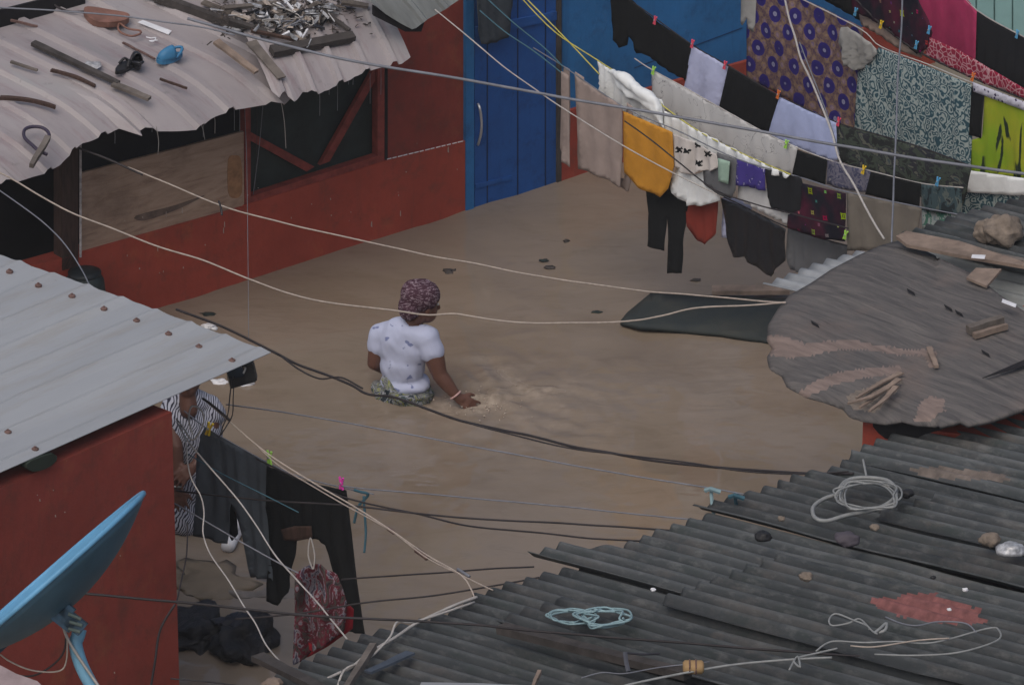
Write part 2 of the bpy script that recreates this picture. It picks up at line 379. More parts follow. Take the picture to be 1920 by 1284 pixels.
def pat_multi():
    b = NB('dark_motif_print', .9, .1); v = b.map('UV', rot=(0, 0, .6))
    vo = b.n('ShaderNodeTexVoronoi', i_Scale=11.0, i_Randomness=.55, distance='MINKOWSKI', i_Exponent=.75); b.l(v, vo.inputs['Vector'])
    hs = b.n('ShaderNodeHueSaturation', i_Saturation=1.25, i_Value=.42); b.l(vo.outputs['Color'], hs.inputs['Color'])
    d = vo.outputs['Distance']; ring = b.math('MULTIPLY', b.math('LESS_THAN', d, .46), b.math('GREATER_THAN', b.math('ABSOLUTE', b.math('SUBTRACT', d, .22)), .06))
    n = b.noise(v, 3, 3); base = b.ramp(n.outputs[0], [(.4, (.012, .012, .02)), (.6, (.07, .012, .03))])
    return b.col(b.mix(ring, base, hs.outputs[0]))
def pat_noise(name, stops, scale, stretch=(1, 1, 1), detail=3, dist=0, rough=.9, interp='CONSTANT'):
    b = NB(name, rough, .15); n = b.noise(b.map('UV', stretch), scale, detail, .6, dist); return b.col(b.ramp(n.outputs[0], stops, interp))
def pat_cross():
    b = NB('white_cloth_with_black_bows', .9, .1); v = b.map('UV', rot=(0, 0, .7))
    vo = b.n('ShaderNodeTexVoronoi', i_Scale=12.0, i_Randomness=.5, distance='MINKOWSKI', i_Exponent=.5); b.l(v, vo.inputs['Vector'])
    return b.col(b.mix(b.math('LESS_THAN', vo.outputs['Distance'], .42), (.58, .56, .54), (.015, .015, .015)))
def pat_zebra():
    b = NB('black_and_white_wavy_print', .9, .1); wv = b.n('ShaderNodeTexWave', i_Scale=22.0, i_Distortion=12.0, i_Detail=2.0, wave_profile='SIN'); wv.inputs['Detail Scale'].default_value = .6
    b.l(b.map('UV', (1, .8, 1), rot=(0, 0, .5)), wv.inputs['Vector'])
    c = b.ramp(wv.outputs[0], [(.22, (.035, .035, .055)), (.42, (.36, .38, .46)), (.7, (.46, .48, .56))])
    return b.col(c)
def pat_sketch():
    b = NB('white_cloth_with_grey_sketch_print', .9, .1); n = b.noise(b.map('UV'), 7, 3, .5, 1.2)
    ln = b.math('LESS_THAN', b.math('ABSOLUTE', b.math('SUBTRACT', n.outputs[0], .5)), .006)
    n2 = b.noise(b.map('UV'), 3, 2); f = b.math('MULTIPLY', ln, b.fr(n2.outputs[0], .45, .55)); return b.col(b.mix(f, (.50, .50, .50), (.17, .17, .18)))
def pat_lattice():
    b = NB('red_and_white_lattice_print', .9, .1); v = b.map('UV'); vo = b.n('ShaderNodeTexVoronoi', i_Scale=26.0, feature='DISTANCE_TO_EDGE', i_Randomness=.9); b.l(v, vo.inputs['Vector'])
    return b.col(b.ramp(vo.outputs['Distance'], [(0, (.48, .28, .30)), (.05, (.42, .22, .25)), (.09, (.26, .02, .05)), (1, (.22, .015, .04))]))
def pat_green():
    b = NB('lime_cloth_with_dark_leaves', .9, .1); n = b.noise(b.map('UV', (1.9, .55, 1), rot=(0, 0, .25)), 3.6, 2, .5, .8)
    base = b.ramp(b.noise(b.map('UV'), 2, 3).outputs[0], [(.4, (.21, .34, .02)), (.65, (.36, .37, .03))])
    return b.col(b.mix(b.fr(n.outputs[0], .60, .62), base, (.02, .035, .02)))
def pat_letters():
    b = NB('white_band_with_dark_marks', .9, .1); br = b.n('ShaderNodeTexVoronoi', i_Scale=32.0, distance='MANHATTAN', i_Randomness=.5); b.l(b.map('UV'), br.inputs['Vector'])
    return b.col(b.mix(b.math('LESS_THAN', br.outputs['Distance'], .42), (.5, .5, .58), (.04, .03, .08)))
def pat_paisley():
    b = NB('crimson_paisley_print', .9, .1); v = b.map('UV', (1.7, .8, 1)); n = b.noise(v, 10, 4, .6, 1.6)
    c1 = b.ramp(n.outputs[0], [(.34, (.02, .018, .025)), (.43, (.075, .065, .06)), (.49, (.085, .012, .022)), (.53, (.12, .018, .03)), (.58, (.23, .22, .25)), (.63, (.04, .045, .07)), (.72, (.11, .02, .035))])
    return b.col(c1)
MAT.update(p_flower=pat_flower(), p_scroll=pat_scroll(), p_multi=pat_multi(), p_cross=pat_cross(), p_zebra=pat_zebra(), p_sketch=pat_sketch(), p_lattice=pat_lattice(), p_green=pat_green(), p_letters=pat_letters(), p_paisley=pat_paisley(),
    p_camo=pat_noise('dark_camouflage_print', [(0, (.025, .028, .028)), (.44, (.055, .07, .055)), (.53, (.03, .032, .04)), (.6, (.115, .12, .095)), (.68, (.05, .075, .08))], 9, (.8, 1.4, 1), 3, .5),
    p_camo2=pat_noise('teal_mottled_print', [(0, (.02, .03, .035)), (.46, (.05, .08, .09)), (.56, (.11, .13, .12)), (.64, (.02, .025, .03))], 10, (1.3, .8, 1), 3, .5),
    p_greyfloral=pat_noise('grey_floral_print', [(0, (.10, .10, .15)), (.45, (.16, .155, .20)), (.56, (.06, .065, .12)), (.66, (.22, .21, .24))], 16, (1, 1, 1), 3, .8),
    p_purple=pat_noise('purple_star_print', [(0, (.055, .04, .22)), (.60, (.04, .035, .17)), (.66, (.32, .30, .46))], 26, (1, 1, 1), 2, 0),
    p_leaf=pat_noise('white_and_green_leaf_print', [(0, (.04, .15, .12)), (.42, (.10, .24, .19)), (.5, (.42, .48, .48)), (.62, (.25, .33, .36))], 11, (1, 1, 1), 3, .8),
    p_skirt=pat_noise('green_yellow_navy_print', [(0, (.03, .04, .05)), (.40, (.26, .27, .29)), (.47, (.05, .07, .075)), (.52, (.23, .24, .08)), (.56, (.20, .21, .22)), (.61, (.035, .05, .05)), (.66, (.17, .17, .17))], 11, (1, 1, 1), 2, 1.8),
    p_shirt=pat_noise('white_shirt_with_blue_marks', [(0, (.42, .46, .62)), (.64, (.46, .50, .66)), (.68, (.17, .20, .36))], 15, (1, 1, 1), 2, .2, interp='LINEAR'),
    p_wrap=pat_noise('maroon_headwrap_with_white_flecks', [(0, (.055, .022, .038)), (.54, (.065, .03, .045)), (.60, (.34, .27, .31)), (.66, (.07, .025, .045))], 42, (1, 2.2, 1), 2, .6, interp='LINEAR'))

# ------------------------------------------------------------------ water and ground
PB = oz(758, 742, 0)     # where the wading person stands
def g2(x, y, cx, cy, sx, sy, rot=0):
    dx, dy = x-cx, y-cy; c, s = math.cos(rot), math.sin(rot); a = (dx*c+dy*s)/sx; b = (-dx*s+dy*c)/sy; return math.exp(-a*a-b*b)
crests = []
for (x0, y0, x1, y1, wd, ht) in [(893, 745, 960, 765, .05, .05), (940, 750, 1030, 735, .06, .045), (905, 690, 935, 745, .045, .035), (1000, 715, 1060, 770, .07, .03), (1030, 790, 1100, 805, .05, .02), (858, 690, 895, 730, .05, .02),
                                 (690, 700, 700, 735, .05, .02), (960, 780, 1010, 805, .05, .02), (880, 770, 930, 752, .05, .05), (930, 632, 1010, 625, .05, .012), (840, 670, 960, 668, .06, .012)]:
    crests.append((oz(x0, y0), oz(x1, y1), wd*.8, ht*.62))
def segd(p, a, b):
    ax, ay = a.x, a.y; dx, dy = b.x-ax, b.y-ay; L = dx*dx+dy*dy; t = max(0, min(1, ((p[0]-ax)*dx+(p[1]-ay)*dy)/L)); return math.hypot(p[0]-ax-dx*t, p[1]-ay-dy*t)
def wh(x, y):
    n = noise.noise
    z = .014*n(Vector((x*2.2+.3*y, y*1.3, 1)))+.004*n(Vector((x*6, y*4, 4)))+.0018*n(Vector((x*15, y*11, 9)))
    fo = 0; turb = g2(x, y, PB.x+.55, PB.y-.08, .75, .7)
    if turb > .02:
        z += turb*.7*(.030*n(Vector((x*5, y*3.5, 2)))+.020*n(Vector((x*9+y*2, y*7, 7)))+.009*n(Vector((x*16, y*13, 3))))
        for a, b, wd, ht in crests:
            d = segd((x, y), a, b)
            if d < wd*3.5:
                q = math.exp(-(d/wd)**2)*(.7+.6*n(Vector((x*13, y*13, 5)))); z += ht*q; fo += q*ht*9
        fo += turb*max(0, n(Vector((x*11, y*8, 12))))*.5
    foam2 = g2(x, y, PB.x+.37, PB.y-.12, .20, .10)+.6*g2(x, y, PB.x+.75, PB.y+.05, .30, .07)+.45*g2(x, y, PB.x+.62, PB.y+.28, .07, .26, .5)
    return z, min(1, fo+foam2*.9)
GX0, GX1, GY0, GY1, ST = -3.7, 3.7, 26.6, 39.0, .026
nx, ny = int((GX1-GX0)/ST), int((GY1-GY0)/ST); vs, fs, fo = [], [], []
for j in range(ny+1):
    for i in range(nx+1):
        x, y = GX0+i*ST, GY0+j*ST; z, f = wh(x, y)
        if i in (0, nx) or j in (0, ny): z = 0
        vs.append((x, y, z)); fo.append(f)
for j in range(ny):
    for i in range(nx):
        a = j*(nx+1)+i; fs.append((a, a+1, a+nx+2, a+nx+1))
b0 = len(vs); BX = 120
cor = [(-BX, -60), (BX, -60), (BX, 200), (-BX, 200)]
for c in cor: vs.append((*c, 0)); fo.append(0)
bot = list(range(0, nx+1)); right = [j*(nx+1)+nx for j in range(ny+1)]; top = [ny*(nx+1)+i for i in range(nx, -1, -1)]; left = [j*(nx+1) for j in range(ny, -1, -1)]
for edge, (p, q) in ((bot, (0, 1)), (right, (1, 2)), (top, (2, 3)), (left, (3, 0))): fs.append([b0+p, b0+q]+edge[::-1])
def watermat():
    b = NB('muddy_flood_water', .13, .5); b.b.inputs['IOR'].default_value = 1.34; v = b.map('Object', (1, 1, 1))
    n1 = b.noise(b.map('Object', (.45, .8, 1)), 1.1, 8, .62, .8); n2 = b.noise(b.map('Object', (.7, 1.8, 1), rot=(0, 0, .25)), 3.4, 9, .7, 1.2)
    c = b.ramp(n1.outputs[0], [(.3, (.188, .145, .104)), (.5, (.226, .182, .140)), (.72, (.246, .202, .162))])
    c = b.mix(b.math('MULTIPLY', b.fr(n2.outputs[0], .52, .72), .35), c, (.13, .10, .072))
    at = b.n('ShaderNodeAttribute', attribute_name='foam'); nf = b.noise(v, 16, 5, .7)
    ff = b.math('MULTIPLY', at.outputs['Fac'], b.fr(nf.outputs[0], .35, .65)); c = b.mix(ff, c, (.44, .37, .30)); b.l(b.fr(at.outputs['Fac'], -.08, 1.5), b.b.inputs['Roughness'])
    nb = b.noise(b.map('Object', (1, 2.0, 1), rot=(0, 0, .2)), 4, 2.5, .45, 1.0); nb2 = b.noise(b.map('Object'), 40, 2); nm = b.noise(b.map('Object'), .5, 3); b.bump(b.math('MULTIPLY', b.math('ADD', nb.outputs[0], b.math('MULTIPLY', nb2.outputs[0], .02)), b.fr(nm.outputs[0], .35, .7)), .009, .7)
    return b.col(c)
water = mk('flood_water', vs, fs, watermat(), smooth=True, kind='structure', label='brown muddy flood water filling the yard', origin=Vector((0, 32, 0)))
at = water.data.attributes.new('foam', 'FLOAT', 'POINT'); at.data.foreach_set('value', fo)
mk('ground', [(-BX, -60, -1.3), (BX, -60, -1.3), (BX, 200, -1.3), (-BX, 200, -1.3)], [(0, 1, 2, 3)], plain('mud', (.1, .07, .05)), kind='structure', label='mud yard floor under the flood water')

# ------------------------------------------------------------------ corrugated sheets
def sheet(name, pl, ribpx, front, back, period, amp, m, parent=None, kind='sine', s0=None, s1=None, droop=None, jag=0.0, off=0.0, dstep=.12, seed=0, label=None, warp=0.0, phase=0, paint=None):
    """ribs run along ribpx; front/back are pixel polylines of the two cut edges"""
    d = (pl.at(*ribpx[1])-pl.at(*ribpx[0])).normalized(); e = pl.n.cross(d).normalized()
    if e.x < 0: e = -e
    def co(p): q = pl.at(*p)-pl.o; return q.dot(e), q.dot(d)
    A = sorted(co(p) for p in front); B = sorted(co(p) for p in back)
    lo = A[0][0] if s0 is None else co(s0)[0]; hi = A[-1][0] if s1 is None else co(s1)[0]
    def itp(L, s):
        if s <= L[0][0]: return L[0][1]
        for i in range(len(L)-1):
            if s <= L[i+1][0]: return lerp(L[i][1], L[i+1][1], (s-L[i][0])/max(1e-6, L[i+1][0]-L[i][0]))
        return L[-1][1]
    if kind == 'sine': n = max(4, int((hi-lo)/period*10)); ss = [lo+(hi-lo)*i/n for i in range(n+1)]
    else:
        ss = [lo]; k = math.floor(lo/period)
        while k*period < hi+period:
            for f in (0, .08, .155, .22, .30, .42, .55, .7, .85):
                q = k*period+f*period
                if lo < q < hi: ss.append(q)
            k += 1
        ss.append(hi)
    def prof(s):
        u = (s/period+phase) % 1
        if kind == 'sine': return amp*math.sin(2*math.pi*u)
        if u < .08: return amp*u/.08
        if u < .22: return amp
        if u < .30: return amp*(1-(u-.22)/.08)
        return 0
    vs, uv = [], []; nt_ = max(3, int(max(abs(itp(B, s)-itp(A, s)) for s in ss)/dstep))
    for s in ss:
        a, b = itp(A, s), itp(B, s)
        a += jag*noise.noise(Vector((s*9, seed, 0)))*2+jag*noise.noise(Vector((s*31, seed, 3)))
        for k in range(nt_+1):
            t = k/nt_; tt = lerp(a, b, t); h = prof(s)*(1+.25*noise.noise(Vector((s*2, tt*2, seed))))+off
            if warp: h += warp*noise.noise(Vector((s*1.1, tt*1.1, seed+4)))
            p = pl.o+e*s+d*tt+pl.n*h
            if droop:
                q = max(0, 1-abs(tt-a)/droop[0]); p.z -= droop[1]*q*q*(1+.5*noise.noise(Vector((s*2, 3, seed))))
            vs.append(p); uv.append((s, tt))
    fs = [(i*(nt_+1)+k, (i+1)*(nt_+1)+k, (i+1)*(nt_+1)+k+1, i*(nt_+1)+k+1) for i in range(len(ss)-1) for k in range(nt_)]
    o = mk(name, vs, fs, [m]+([q[1] for q in paint] if paint else []), parent, uv=uv, solid=.004, smooth=(kind == 'sine'), label=label)
    if paint:
        for f_, p_ in zip(fs, o.data.polygons):
            c = sum((Vector(vs[i]) for i in f_), Vector())/len(f_)-CP; dz = c.dot(FW); x = 960+F*c.x/dz; y = 642-F*c.dot(UP)/dz
            x += 22*noise.noise(Vector((c.dot(e)*28, 0, 3)))+14*noise.noise(Vector((x*.03, y*.12, 0)))+8*noise.noise(Vector((x*.2, y*.3, 5)))
            for k, (P, _) in enumerate(paint):
                if inpoly(x, y, P): p_.material_index = k+1; break
    return o

# ------------------------------------------------------------------ red house (top left) with blue door
W0, W1 = oz(470, 520), oz(875, 392); PA = vplane(W0, W1)
house = empty('red_house', W0, 'red painted shack with blue plank door, boarded window and pinkish tin roof', 'house')
def sA(px, py): return PA.st(PA.at(px, py))
if PA.e2.z < 0: PA.e2 = -PA.e2
def wallpoly(name, tops, zb, m, th=.1, off=0, parent=house, ztop=None, **k):
    pts = [PA.at(x, y, off) for x, y in tops]
    a = [p.copy() for p in pts]
    lo, hi = pts[0].copy(), pts[-1].copy(); lo.z = zb; hi.z = zb
    bm = bmesh.new(); ext(bm, a+[hi, lo], -PA.n*th); bmesh.ops.recalc_face_normals(bm, faces=bm.faces); return from_bm(name, bm, m, parent, **k)
wallpoly('plinth', [(60, 500), (190, 463), (457, 388), (462, 384), (720, 303), (874, 264)], -1.3, MAT['red'], .12, .02)
slab('wall', [(716, 330), (716, 60), (755, -20), (770, -120), (874, -150), (874, 300)], PA, .1, MAT['red2'], house, .0)
slab('netting_window', [(455, 400), (455, 130), (718, 60), (718, 320)], PA, .03, MAT['net'], house, -.07, label='window of dark netting with red braces')
win = [o for o in house.children if o.name.startswith('netting_window')][0]
for poly in ([(460, 372), (720, 289), (720, 307), (460, 391)], [(460, 372), (460, 140), (470, 137), (470, 369)], [(708, 292), (708, 60), (721, 58), (721, 289)]):
    slab('window_frame', poly, PA, .06, MAT['redrail'], win, .012)
slab('brace', [(468, 247), (590, 313), (575, 322), (468, 263)], PA, .03, MAT['redrail'], win, -.02)
slab('brace', [(600, 310), (702, 128), (710, 140), (618, 303)], PA, .03, MAT['redrail'], win, -.015)
slab('jamb_gap', [(722, 301), (722, 60), (727, 58), (727, 299)], PA, .02, MAT['dark'], house, .006)
def uvslab(name, poly, pl, th, m, parent, off, **k):
    o = slab(name, poly, pl, th, m, parent, off, **k); me = o.data; l = me.uv_layers.new(name='UVMap'); base = wloc(o)
    for lp in me.loops: l.data[lp.index].uv = pl.st(me.vertices[lp.vertex_index].co+base)
    return o
uvslab('window_board', [(152, 325), (457, 247), (458, 390), (190, 467), (152, 482)], PA, .02, MAT['ply'], house, .0, label='plywood board closing the window opening')
bl = lambda pts, nm, mt, off=.004: slab(nm, smoothpoly(pts), PA, .003, mt, house, off)
bl([(428, 300), (440, 292), (452, 300), (454, 360), (440, 372), (428, 360)], 'board_stain', plain('orange_wood_stain', (.30, .16, .08), .8, .3, 20))
bl([(255, 405), (330, 385), (385, 366), (330, 394), (270, 414)], 'board_stain', plain('dark_wood_stain', (.14, .10, .08), .8, .3, 20), .0045)
slab('upper_opening', [(152, 330), (152, 200), (457, 120), (457, 252)], PA, .02, MAT['dark'], house, -.10)  # near-black panel, shade of the opening put into its colour
slab('post', [(116, 290), (116, 262), (147, 254), (147, 500), (116, 508)], PA, .09, MAT['post'], house, .02)
p = [PA.at(151, y, .045) for y in (244, 260, 300, 340, 420, 482)]; v, f = tube(p, .008); mk('drain_pipe', v, f, plain('flaky_white_pipe', (.45, .42, .42), .6, .5, 30), house)
slab('room_back_wall', [(-160, 560), (-160, 60), (160, -20), (160, 560)], PA, .02, MAT['dark'], house, -.75)  # near-black colour carries the shade inside the room
# paint crack line
for k in range(14):
    x0 = 726+k*10.2; x1 = x0+7+3*random.random(); y = lambda x: 299-(x-722)*.238
    slab('paint_chip', [(x0, y(x0)), (x1, y(x1)), (x1, y(x1)+1.6), (x0, y(x0)+1.8)], PA, .002, MAT['white'], house, .028)
for i in range(30):
    x = random.choice([random.uniform(210, 440), random.uniform(440, 860)]); y = random.uniform(410, 540)-(x-210)*.24
    if y > 560-(x-200)*.275: continue
    h = random.choice([1, 1.5, 2, 3, 9]); ww = random.uniform(.5, 1.5)
    slab('paint_chip', [(x, y), (x+ww, y-h*.3), (x+ww*1.3, y+h), (x-.3, y+h*.8)], PA, .002, MAT['cream'], house, .0285)
# door
door = slab('door', [(890, 402), (890, -60), (1044, -110), (1044, 400)], PA, .05, MAT['bluedoor'], house, .015, label='blue plank door')
slab('door_frame', [(874, 450), (874, -60), (889, -64), (889, 450)], PA, .09, MAT['blue'], house, .03)
slab('door_frame', [(1045, 400), (1045, -110), (1053, -112), (1053, 400)], PA, .09, MAT['plankdark'], house, .03)
for x in (913, 970, 1022): slab('plank_gap', [(x, 395), (x, -60), (x+2, -60), (x+2, 395)], PA, .004, plain('gap_blue', (.006, .02, .07)), door, .018)
slab('cross_rail', [(892, 70), (892, 52), (1044, 22), (1044, 38)], PA, .03, MAT['bluedoor'], door, .03)
slab('cross_rail', [(892, 354), (892, 346), (960, 330), (960, 337)], PA, .02, MAT['bluedoor'], door, .024)
p = catmull([PA.at(x, y, o) for x, y, o in ((896, 195, .02), (900, 205, .05), (903, 232, .06), (901, 255, .05), (896, 272, .02))], 5); v, f = tube(p, .009); mk('door_handle', v, f, MAT['steel'], door, smooth=True)
# blue wall beyond the door with red plinth
def yb(x): return 213-(x-1050)*.279
slab('blue_wall', [(1054, yb(1054)), (1054, -140), (1800, -320), (1800, yb(1800))], PA, .1, MAT['blue'], house, .0)
wallpoly('blue_wall_plinth', [(1054, yb(1054)), (1800, yb(1800))], -1.3, MAT['red'], .13, .03)
slab('wall_seam', [(1190, 127), (1392, 52), (1392, 54), (1190, 129)], PA, .003, plain('seam_blue', (.012, .055, .15)), house, .004)
# tin roof over it
PR = plane3(oz(0, 315, 1.55), oz(760, 100, 1.55), oz(300, 60, 1.72))
front = [(-120, 345), (0, 316), (40, 312), (85, 296), (112, 280), (150, 246), (180, 236), (225, 212), (262, 216), (292, 236), (335, 214), (372, 212), (395, 195), (440, 178), (475, 170), (500, 166), (530, 172), (560, 140), (640, 112), (720, 80)]
sheet('roof_sheet', PR, ((100, 100), (330, 215)), front, [(-900, -100), (-600, -220), (-200, -330), (420, -400)], .27, .026, MAT['roofA'], house, 'trap', droop=(.45, .10), jag=.006, seed=1)
PR2 = plane3(oz(520, 175, 1.56), oz(765, 95, 1.60), oz(560, 20, 1.80))
front2 = [(508, 168), (522, 180), (532, 170), (552, 186), (568, 163), (590, 172), (622, 158), (665, 140), (700, 130), (735, 122), (752, 118), (768, 104)]
sheet('roof_sheet', PR2, ((575, 100), (612, 170)), front2, [(330, -80), (470, -130), (640, -160)], .20, .028, MAT['roofA'], house, 'trap', droop=(.3, .04), jag=.005, off=.03, seed=5)
PR3 = plane3(oz(700, 10, 1.95), oz(830, -15, 1.95), oz(700, -60, 2.15))
sheet('roof_sheet', PR3, ((730, 0), (770, 35)), [(690, -10), (740, 24), (775, 42), (800, 22), (832, 5), (870, -20)], [(690, -150), (870, -200)], .16, .02, MAT['greysheet'], house, 'trap', droop=(.3, .05), seed=6)
slab('fascia', [(700, 12), (775, 47), (800, 30), (790, 60), (760, 60), (700, 30)], vplane(PR3.at(700, 0), PR3.at(800, 20)), .03, MAT['dark'], house, -.02)
# lap strip on the roof
def onroof(pl, poly, th, m, name, label=None, cat=None, off=0.03, parent=None, group=None):
    bm = bmesh.new(); ext(bm, [pl.at(x, y, off+th) for x, y in poly], -pl.n*th); bmesh.ops.recalc_face_normals(bm, faces=bm.faces)
    return from_bm(name, bm, m, parent, label=label, cat=cat, group=group)
def stick(name, pl, a, b, w_, th, m, label, cat='plank', off=.028, bend=0, taper=.8):
    A, B = pl.at(*a, off), pl.at(*b, off); d = (B-A); L = d.length; d.normalize(); s = pl.n.cross(d); n = 8; vs = []; fs = []
    for i in range(n+1):
        t = i/n; q = lerp(A, B, t)+s*(bend*math.sin(math.pi*t))+s*(.004*noise.noise(q_seed(a, t)))
        ww = w_*.5*lerp(1, taper, t)*(1+.15*noise.noise(q_seed(b, t)))
        for (u, k) in ((-1, 0), (1, 0), (1, 1), (-1, 1)): vs.append(q+s*(u*ww)+pl.n*(k*th))
    for i in range(n):
        for k in range(4): fs.append((i*4+k, i*4+(k+1) % 4, i*4+4+(k+1) % 4, i*4+4+k))
    fs += [(3, 2, 1, 0), tuple(n*4+k for k in range(4))]
    return mk(name, vs, fs, m, label=label, cat=cat)
def q_seed(a, t): return Vector((a[0]*.13+t*4, a[1]*.17, t*3))
stick('plank', PR, (62, 84), (222, 160), .045, .025, MAT['plankdark'], 'long dark thin plank lying on pinkish tin roof')
stick('batten', PR, (212, 160), (280, 188), .05, .02, MAT['plankmid'], 'short grey batten at the lower end of the long dark plank', 'batten')
stick('stick', PR, (96, 134), (178, 164), .022, .018, MAT['post'], 'thin brown stick below the long dark plank on the tin roof', 'stick', bend=.02)
stick('stick', PR, (0, 186), (104, 204), .028, .02, MAT['post'], 'dark stick at the left edge of the tin roof', 'stick', bend=.03)
stick('stick', PR, (230, 82), (290, 112), .012, .012, MAT['rust'], 'thin rusty rod left of the blue rubber clog', 'rod')
stick('beam', PR, (270, -8), (520, 84), .05, .05, MAT['plankdark'], 'dark wooden beam running up the roof beside the rubbish heap', 'beam', off=.03)
stick('beam', PR2, (508, 102), (662, 74), .07, .045, MAT['plankdark'], 'black charred beam lying across the roof below the rubbish heap', 'beam', off=.05)
stick('plank', PR2, (470, 80), (528, 148), .07, .012, MAT['plankmid'], 'grey split plank hanging down towards the eave under the rubbish heap', off=.05)
stick('plank', PR2, (405, 80), (480, 138), .05, .02, MAT['plank'], 'tan broken plank with rusty end at the eave', off=.05)
stick('plank', PR, (520, 80), (500, 64), .04, .02, MAT['plankmid'], 'short grey offcut beside the rubbish heap')
def shoe(name, pl, c, ang, L, W, m, label, clog=True):
    A = pl.at(*c, .03); d = (pl.e1*math.cos(ang)+pl.e2*math.sin(ang)).normalized(); s = pl.n.cross(d); t = empty(name, A, label, 'shoe')
    bm = bmesh.new(); ring = []
    for k in range(20):
        an = 2*math.pi*k/20; x = math.cos(an)*L/2; y = math.sin(an)*W/2*(1+.25*math.cos(an)); ring.append(A+d*x+s*y)
    ext(bm, [p+pl.n*.025 for p in ring], -pl.n*.025); bmesh.ops.recalc_face_normals(bm, faces=bm.faces); from_bm('sole', bm, m, t)
    if clog:
        vs, fs = [], []; 
        for i in range(9):
            u = i/8; x = lerp(-.02, L*.47, u); hh = .075*math.sqrt(max(0.02, 1-u*u*.95)); ww = W*.5*math.sqrt(max(.03, 1-(u**3)))
            for k in range(9):
                an = math.pi*k/8; vs.append(A+d*x+s*(math.cos(an)*ww)+pl.n*(.02+math.sin(an)*hh))
        fs = [(i*9+k, i*9+k+1, (i+1)*9+k+1, (i+1)*9+k) for i in range(8) for k in range(8)]
        mk('upper', vs, fs, m, t, smooth=True, solid=.006)
        p = catmull([A-d*.02+s*W*.46+pl.n*.03, A-d*.06+s*W*.35+pl.n*.055, A-d*.085+pl.n*.065, A-d*.06-s*W*.35+pl.n*.055, A-d*.02-s*W*.46+pl.n*.03], 4); v, f = tube(p, .01); mk('strap', v, f, m, t, smooth=True)
    else:
        for sg in (-1, 1):
            p = catmull([A+d*L*.3+pl.n*.03, A+d*L*.15+s*sg*W*.25+pl.n*.06, A-d*L*.05+s*sg*W*.47+pl.n*.03], 4); v, f = tube(p, .009); mk('strap', v, f, m, t, smooth=True)
    return t
shoe('rubber_clog', PR, (318, 112), math.radians(180), .19, .085, MAT['slipper'], 'blue rubber clog lying on the pinkish tin roof')
shoe('sandal', PR, (232, 130), math.radians(20), .17, .07, MAT['rubber'], 'flat black sandal with thin straps on the tin roof', False)
shoe('sandal', PR, (255, 122), math.radians(70), .13, .07, MAT['blackplastic'], 'black shoe tipped against the flat sandal on the tin roof', True)
# brown bag with strap
bagp = PR.at(200, 28, .03)
bag = empty('shoulder_bag', bagp, 'brown leather bag with looped strap near the top of the tin roof', 'bag')
onroof(PR, smoothpoly([(158, 20), (165, 12), (205, 18), (240, 25), (238, 36), (205, 42), (175, 38)]), .04, MAT['leather'], 'bag_body', parent=bag)
p = catmull([PR.at(x, y, .05) for x, y in ((232, 34), (222, 48), (225, 60), (245, 68), (262, 64), (262, 58), (240, 54), (225, 44))], 5); v, f = tube(p, .007); mk('strap', v, f, MAT['leather'], bag, smooth=True)
p = catmull([PR.at(x, y, .05) for x, y in ((160, 22), (130, 22), (105, 12), (98, 0), (110, -10))], 5); v, f = tube(p, .007); mk('strap', v, f, MAT['blackwire'], bag, smooth=True)
# clear plastic scraps and white flecks on roof
def crumple(name, c, rad, m, label, cat, seed=0, flat=.5, sub=2, group=None, parent=None, k1=.35, k2=.10):
    bm = bmesh.new(); bmesh.ops.create_icosphere(bm, subdivisions=sub, radius=1)
    for v in bm.verts:
        k = 1+k1*noise.noise(v.co*1.7+Vector((seed*3.1, 0, seed)))+k2*noise.noise(v.co*5+Vector((0, seed, 0)))
        v.co = Vector((v.co.x*rad[0]*k, v.co.y*rad[1]*k, v.co.z*rad[2]*k))+c
    bm.verts.index_update(); return from_bm(name, bm, m, parent, label=label, cat=cat, group=group, smooth=(sub > 2))
crumple('plastic_wrap', PR.at(172, 123, .03), (.06, .06, .02), plain('clear_grey_plastic', (.36, .36, .37), .25, .4, 30, .6), 'crumpled grey plastic wrap left of the black sandals', 'plastic wrap', 1)
onroof(PR, [(258, 42), (268, 38), (322, 58), (316, 65)], .003, MAT['white'], 'white_strip', 'long pale strip of plastic on the upper tin roof', 'plastic strip')
p = catmull([PR.at(x, y, .04) for x, y in ((274, 70), (284, 72), (292, 71), (288, 78), (280, 77), (295, 76))], 3); v, f = tube(p, .004); mk('string', v, f, MAT['white'], label='tiny tangle of white string above the blue clog', cat='string')
# rubbish heap: many scraps
heapc = PR2.at(560, 30, .03)
for i in range(150):
    x = random.gauss(540, 60); y = random.gauss(26, 20)
    if not (400 < x < 660 and -30 < y < 84) or (x > 600 and y > 62): continue
    pl = PR2; c = pl.at(x, y, .04+random.random()*.06); r = random.random()
    mt = MAT['silver'] if r < .25 else MAT['white'] if r < .48 else MAT['plankmid'] if r < .74 else MAT['blackplastic'] if r < .9 else MAT['cream']
    bm = bmesh.new(); a = Vector((random.gauss(0, 1), random.gauss(0, 1), random.gauss(0, .25))).normalized(); b_ = a.cross(Vector((0, 0, 1))).normalized(); cc = a.cross(b_)
    L = random.uniform(.012, .075); box(bm, c, a, b_, cc, L, random.uniform(.003, .014), random.uniform(.002, .007))
    for vv in bm.verts: vv.co += Vector((noise.noise(vv.co*40), noise.noise(vv.co*37+Vector((3, 3, 3))), noise.noise(vv.co*41)))*.02
    hue = {id(MAT['silver']): 'silver foil', id(MAT['white']): 'white plastic', id(MAT['plankmid']): 'grey wood', id(MAT['blackplastic']): 'black plastic', id(MAT['cream']): 'cream card'}[id(mt)]
    from_bm('rubbish_scrap', bm, mt, label='%s scrap in the rubbish heap on the roof top' % hue, cat='scrap', group='%s scraps in the rubbish heap' % hue)
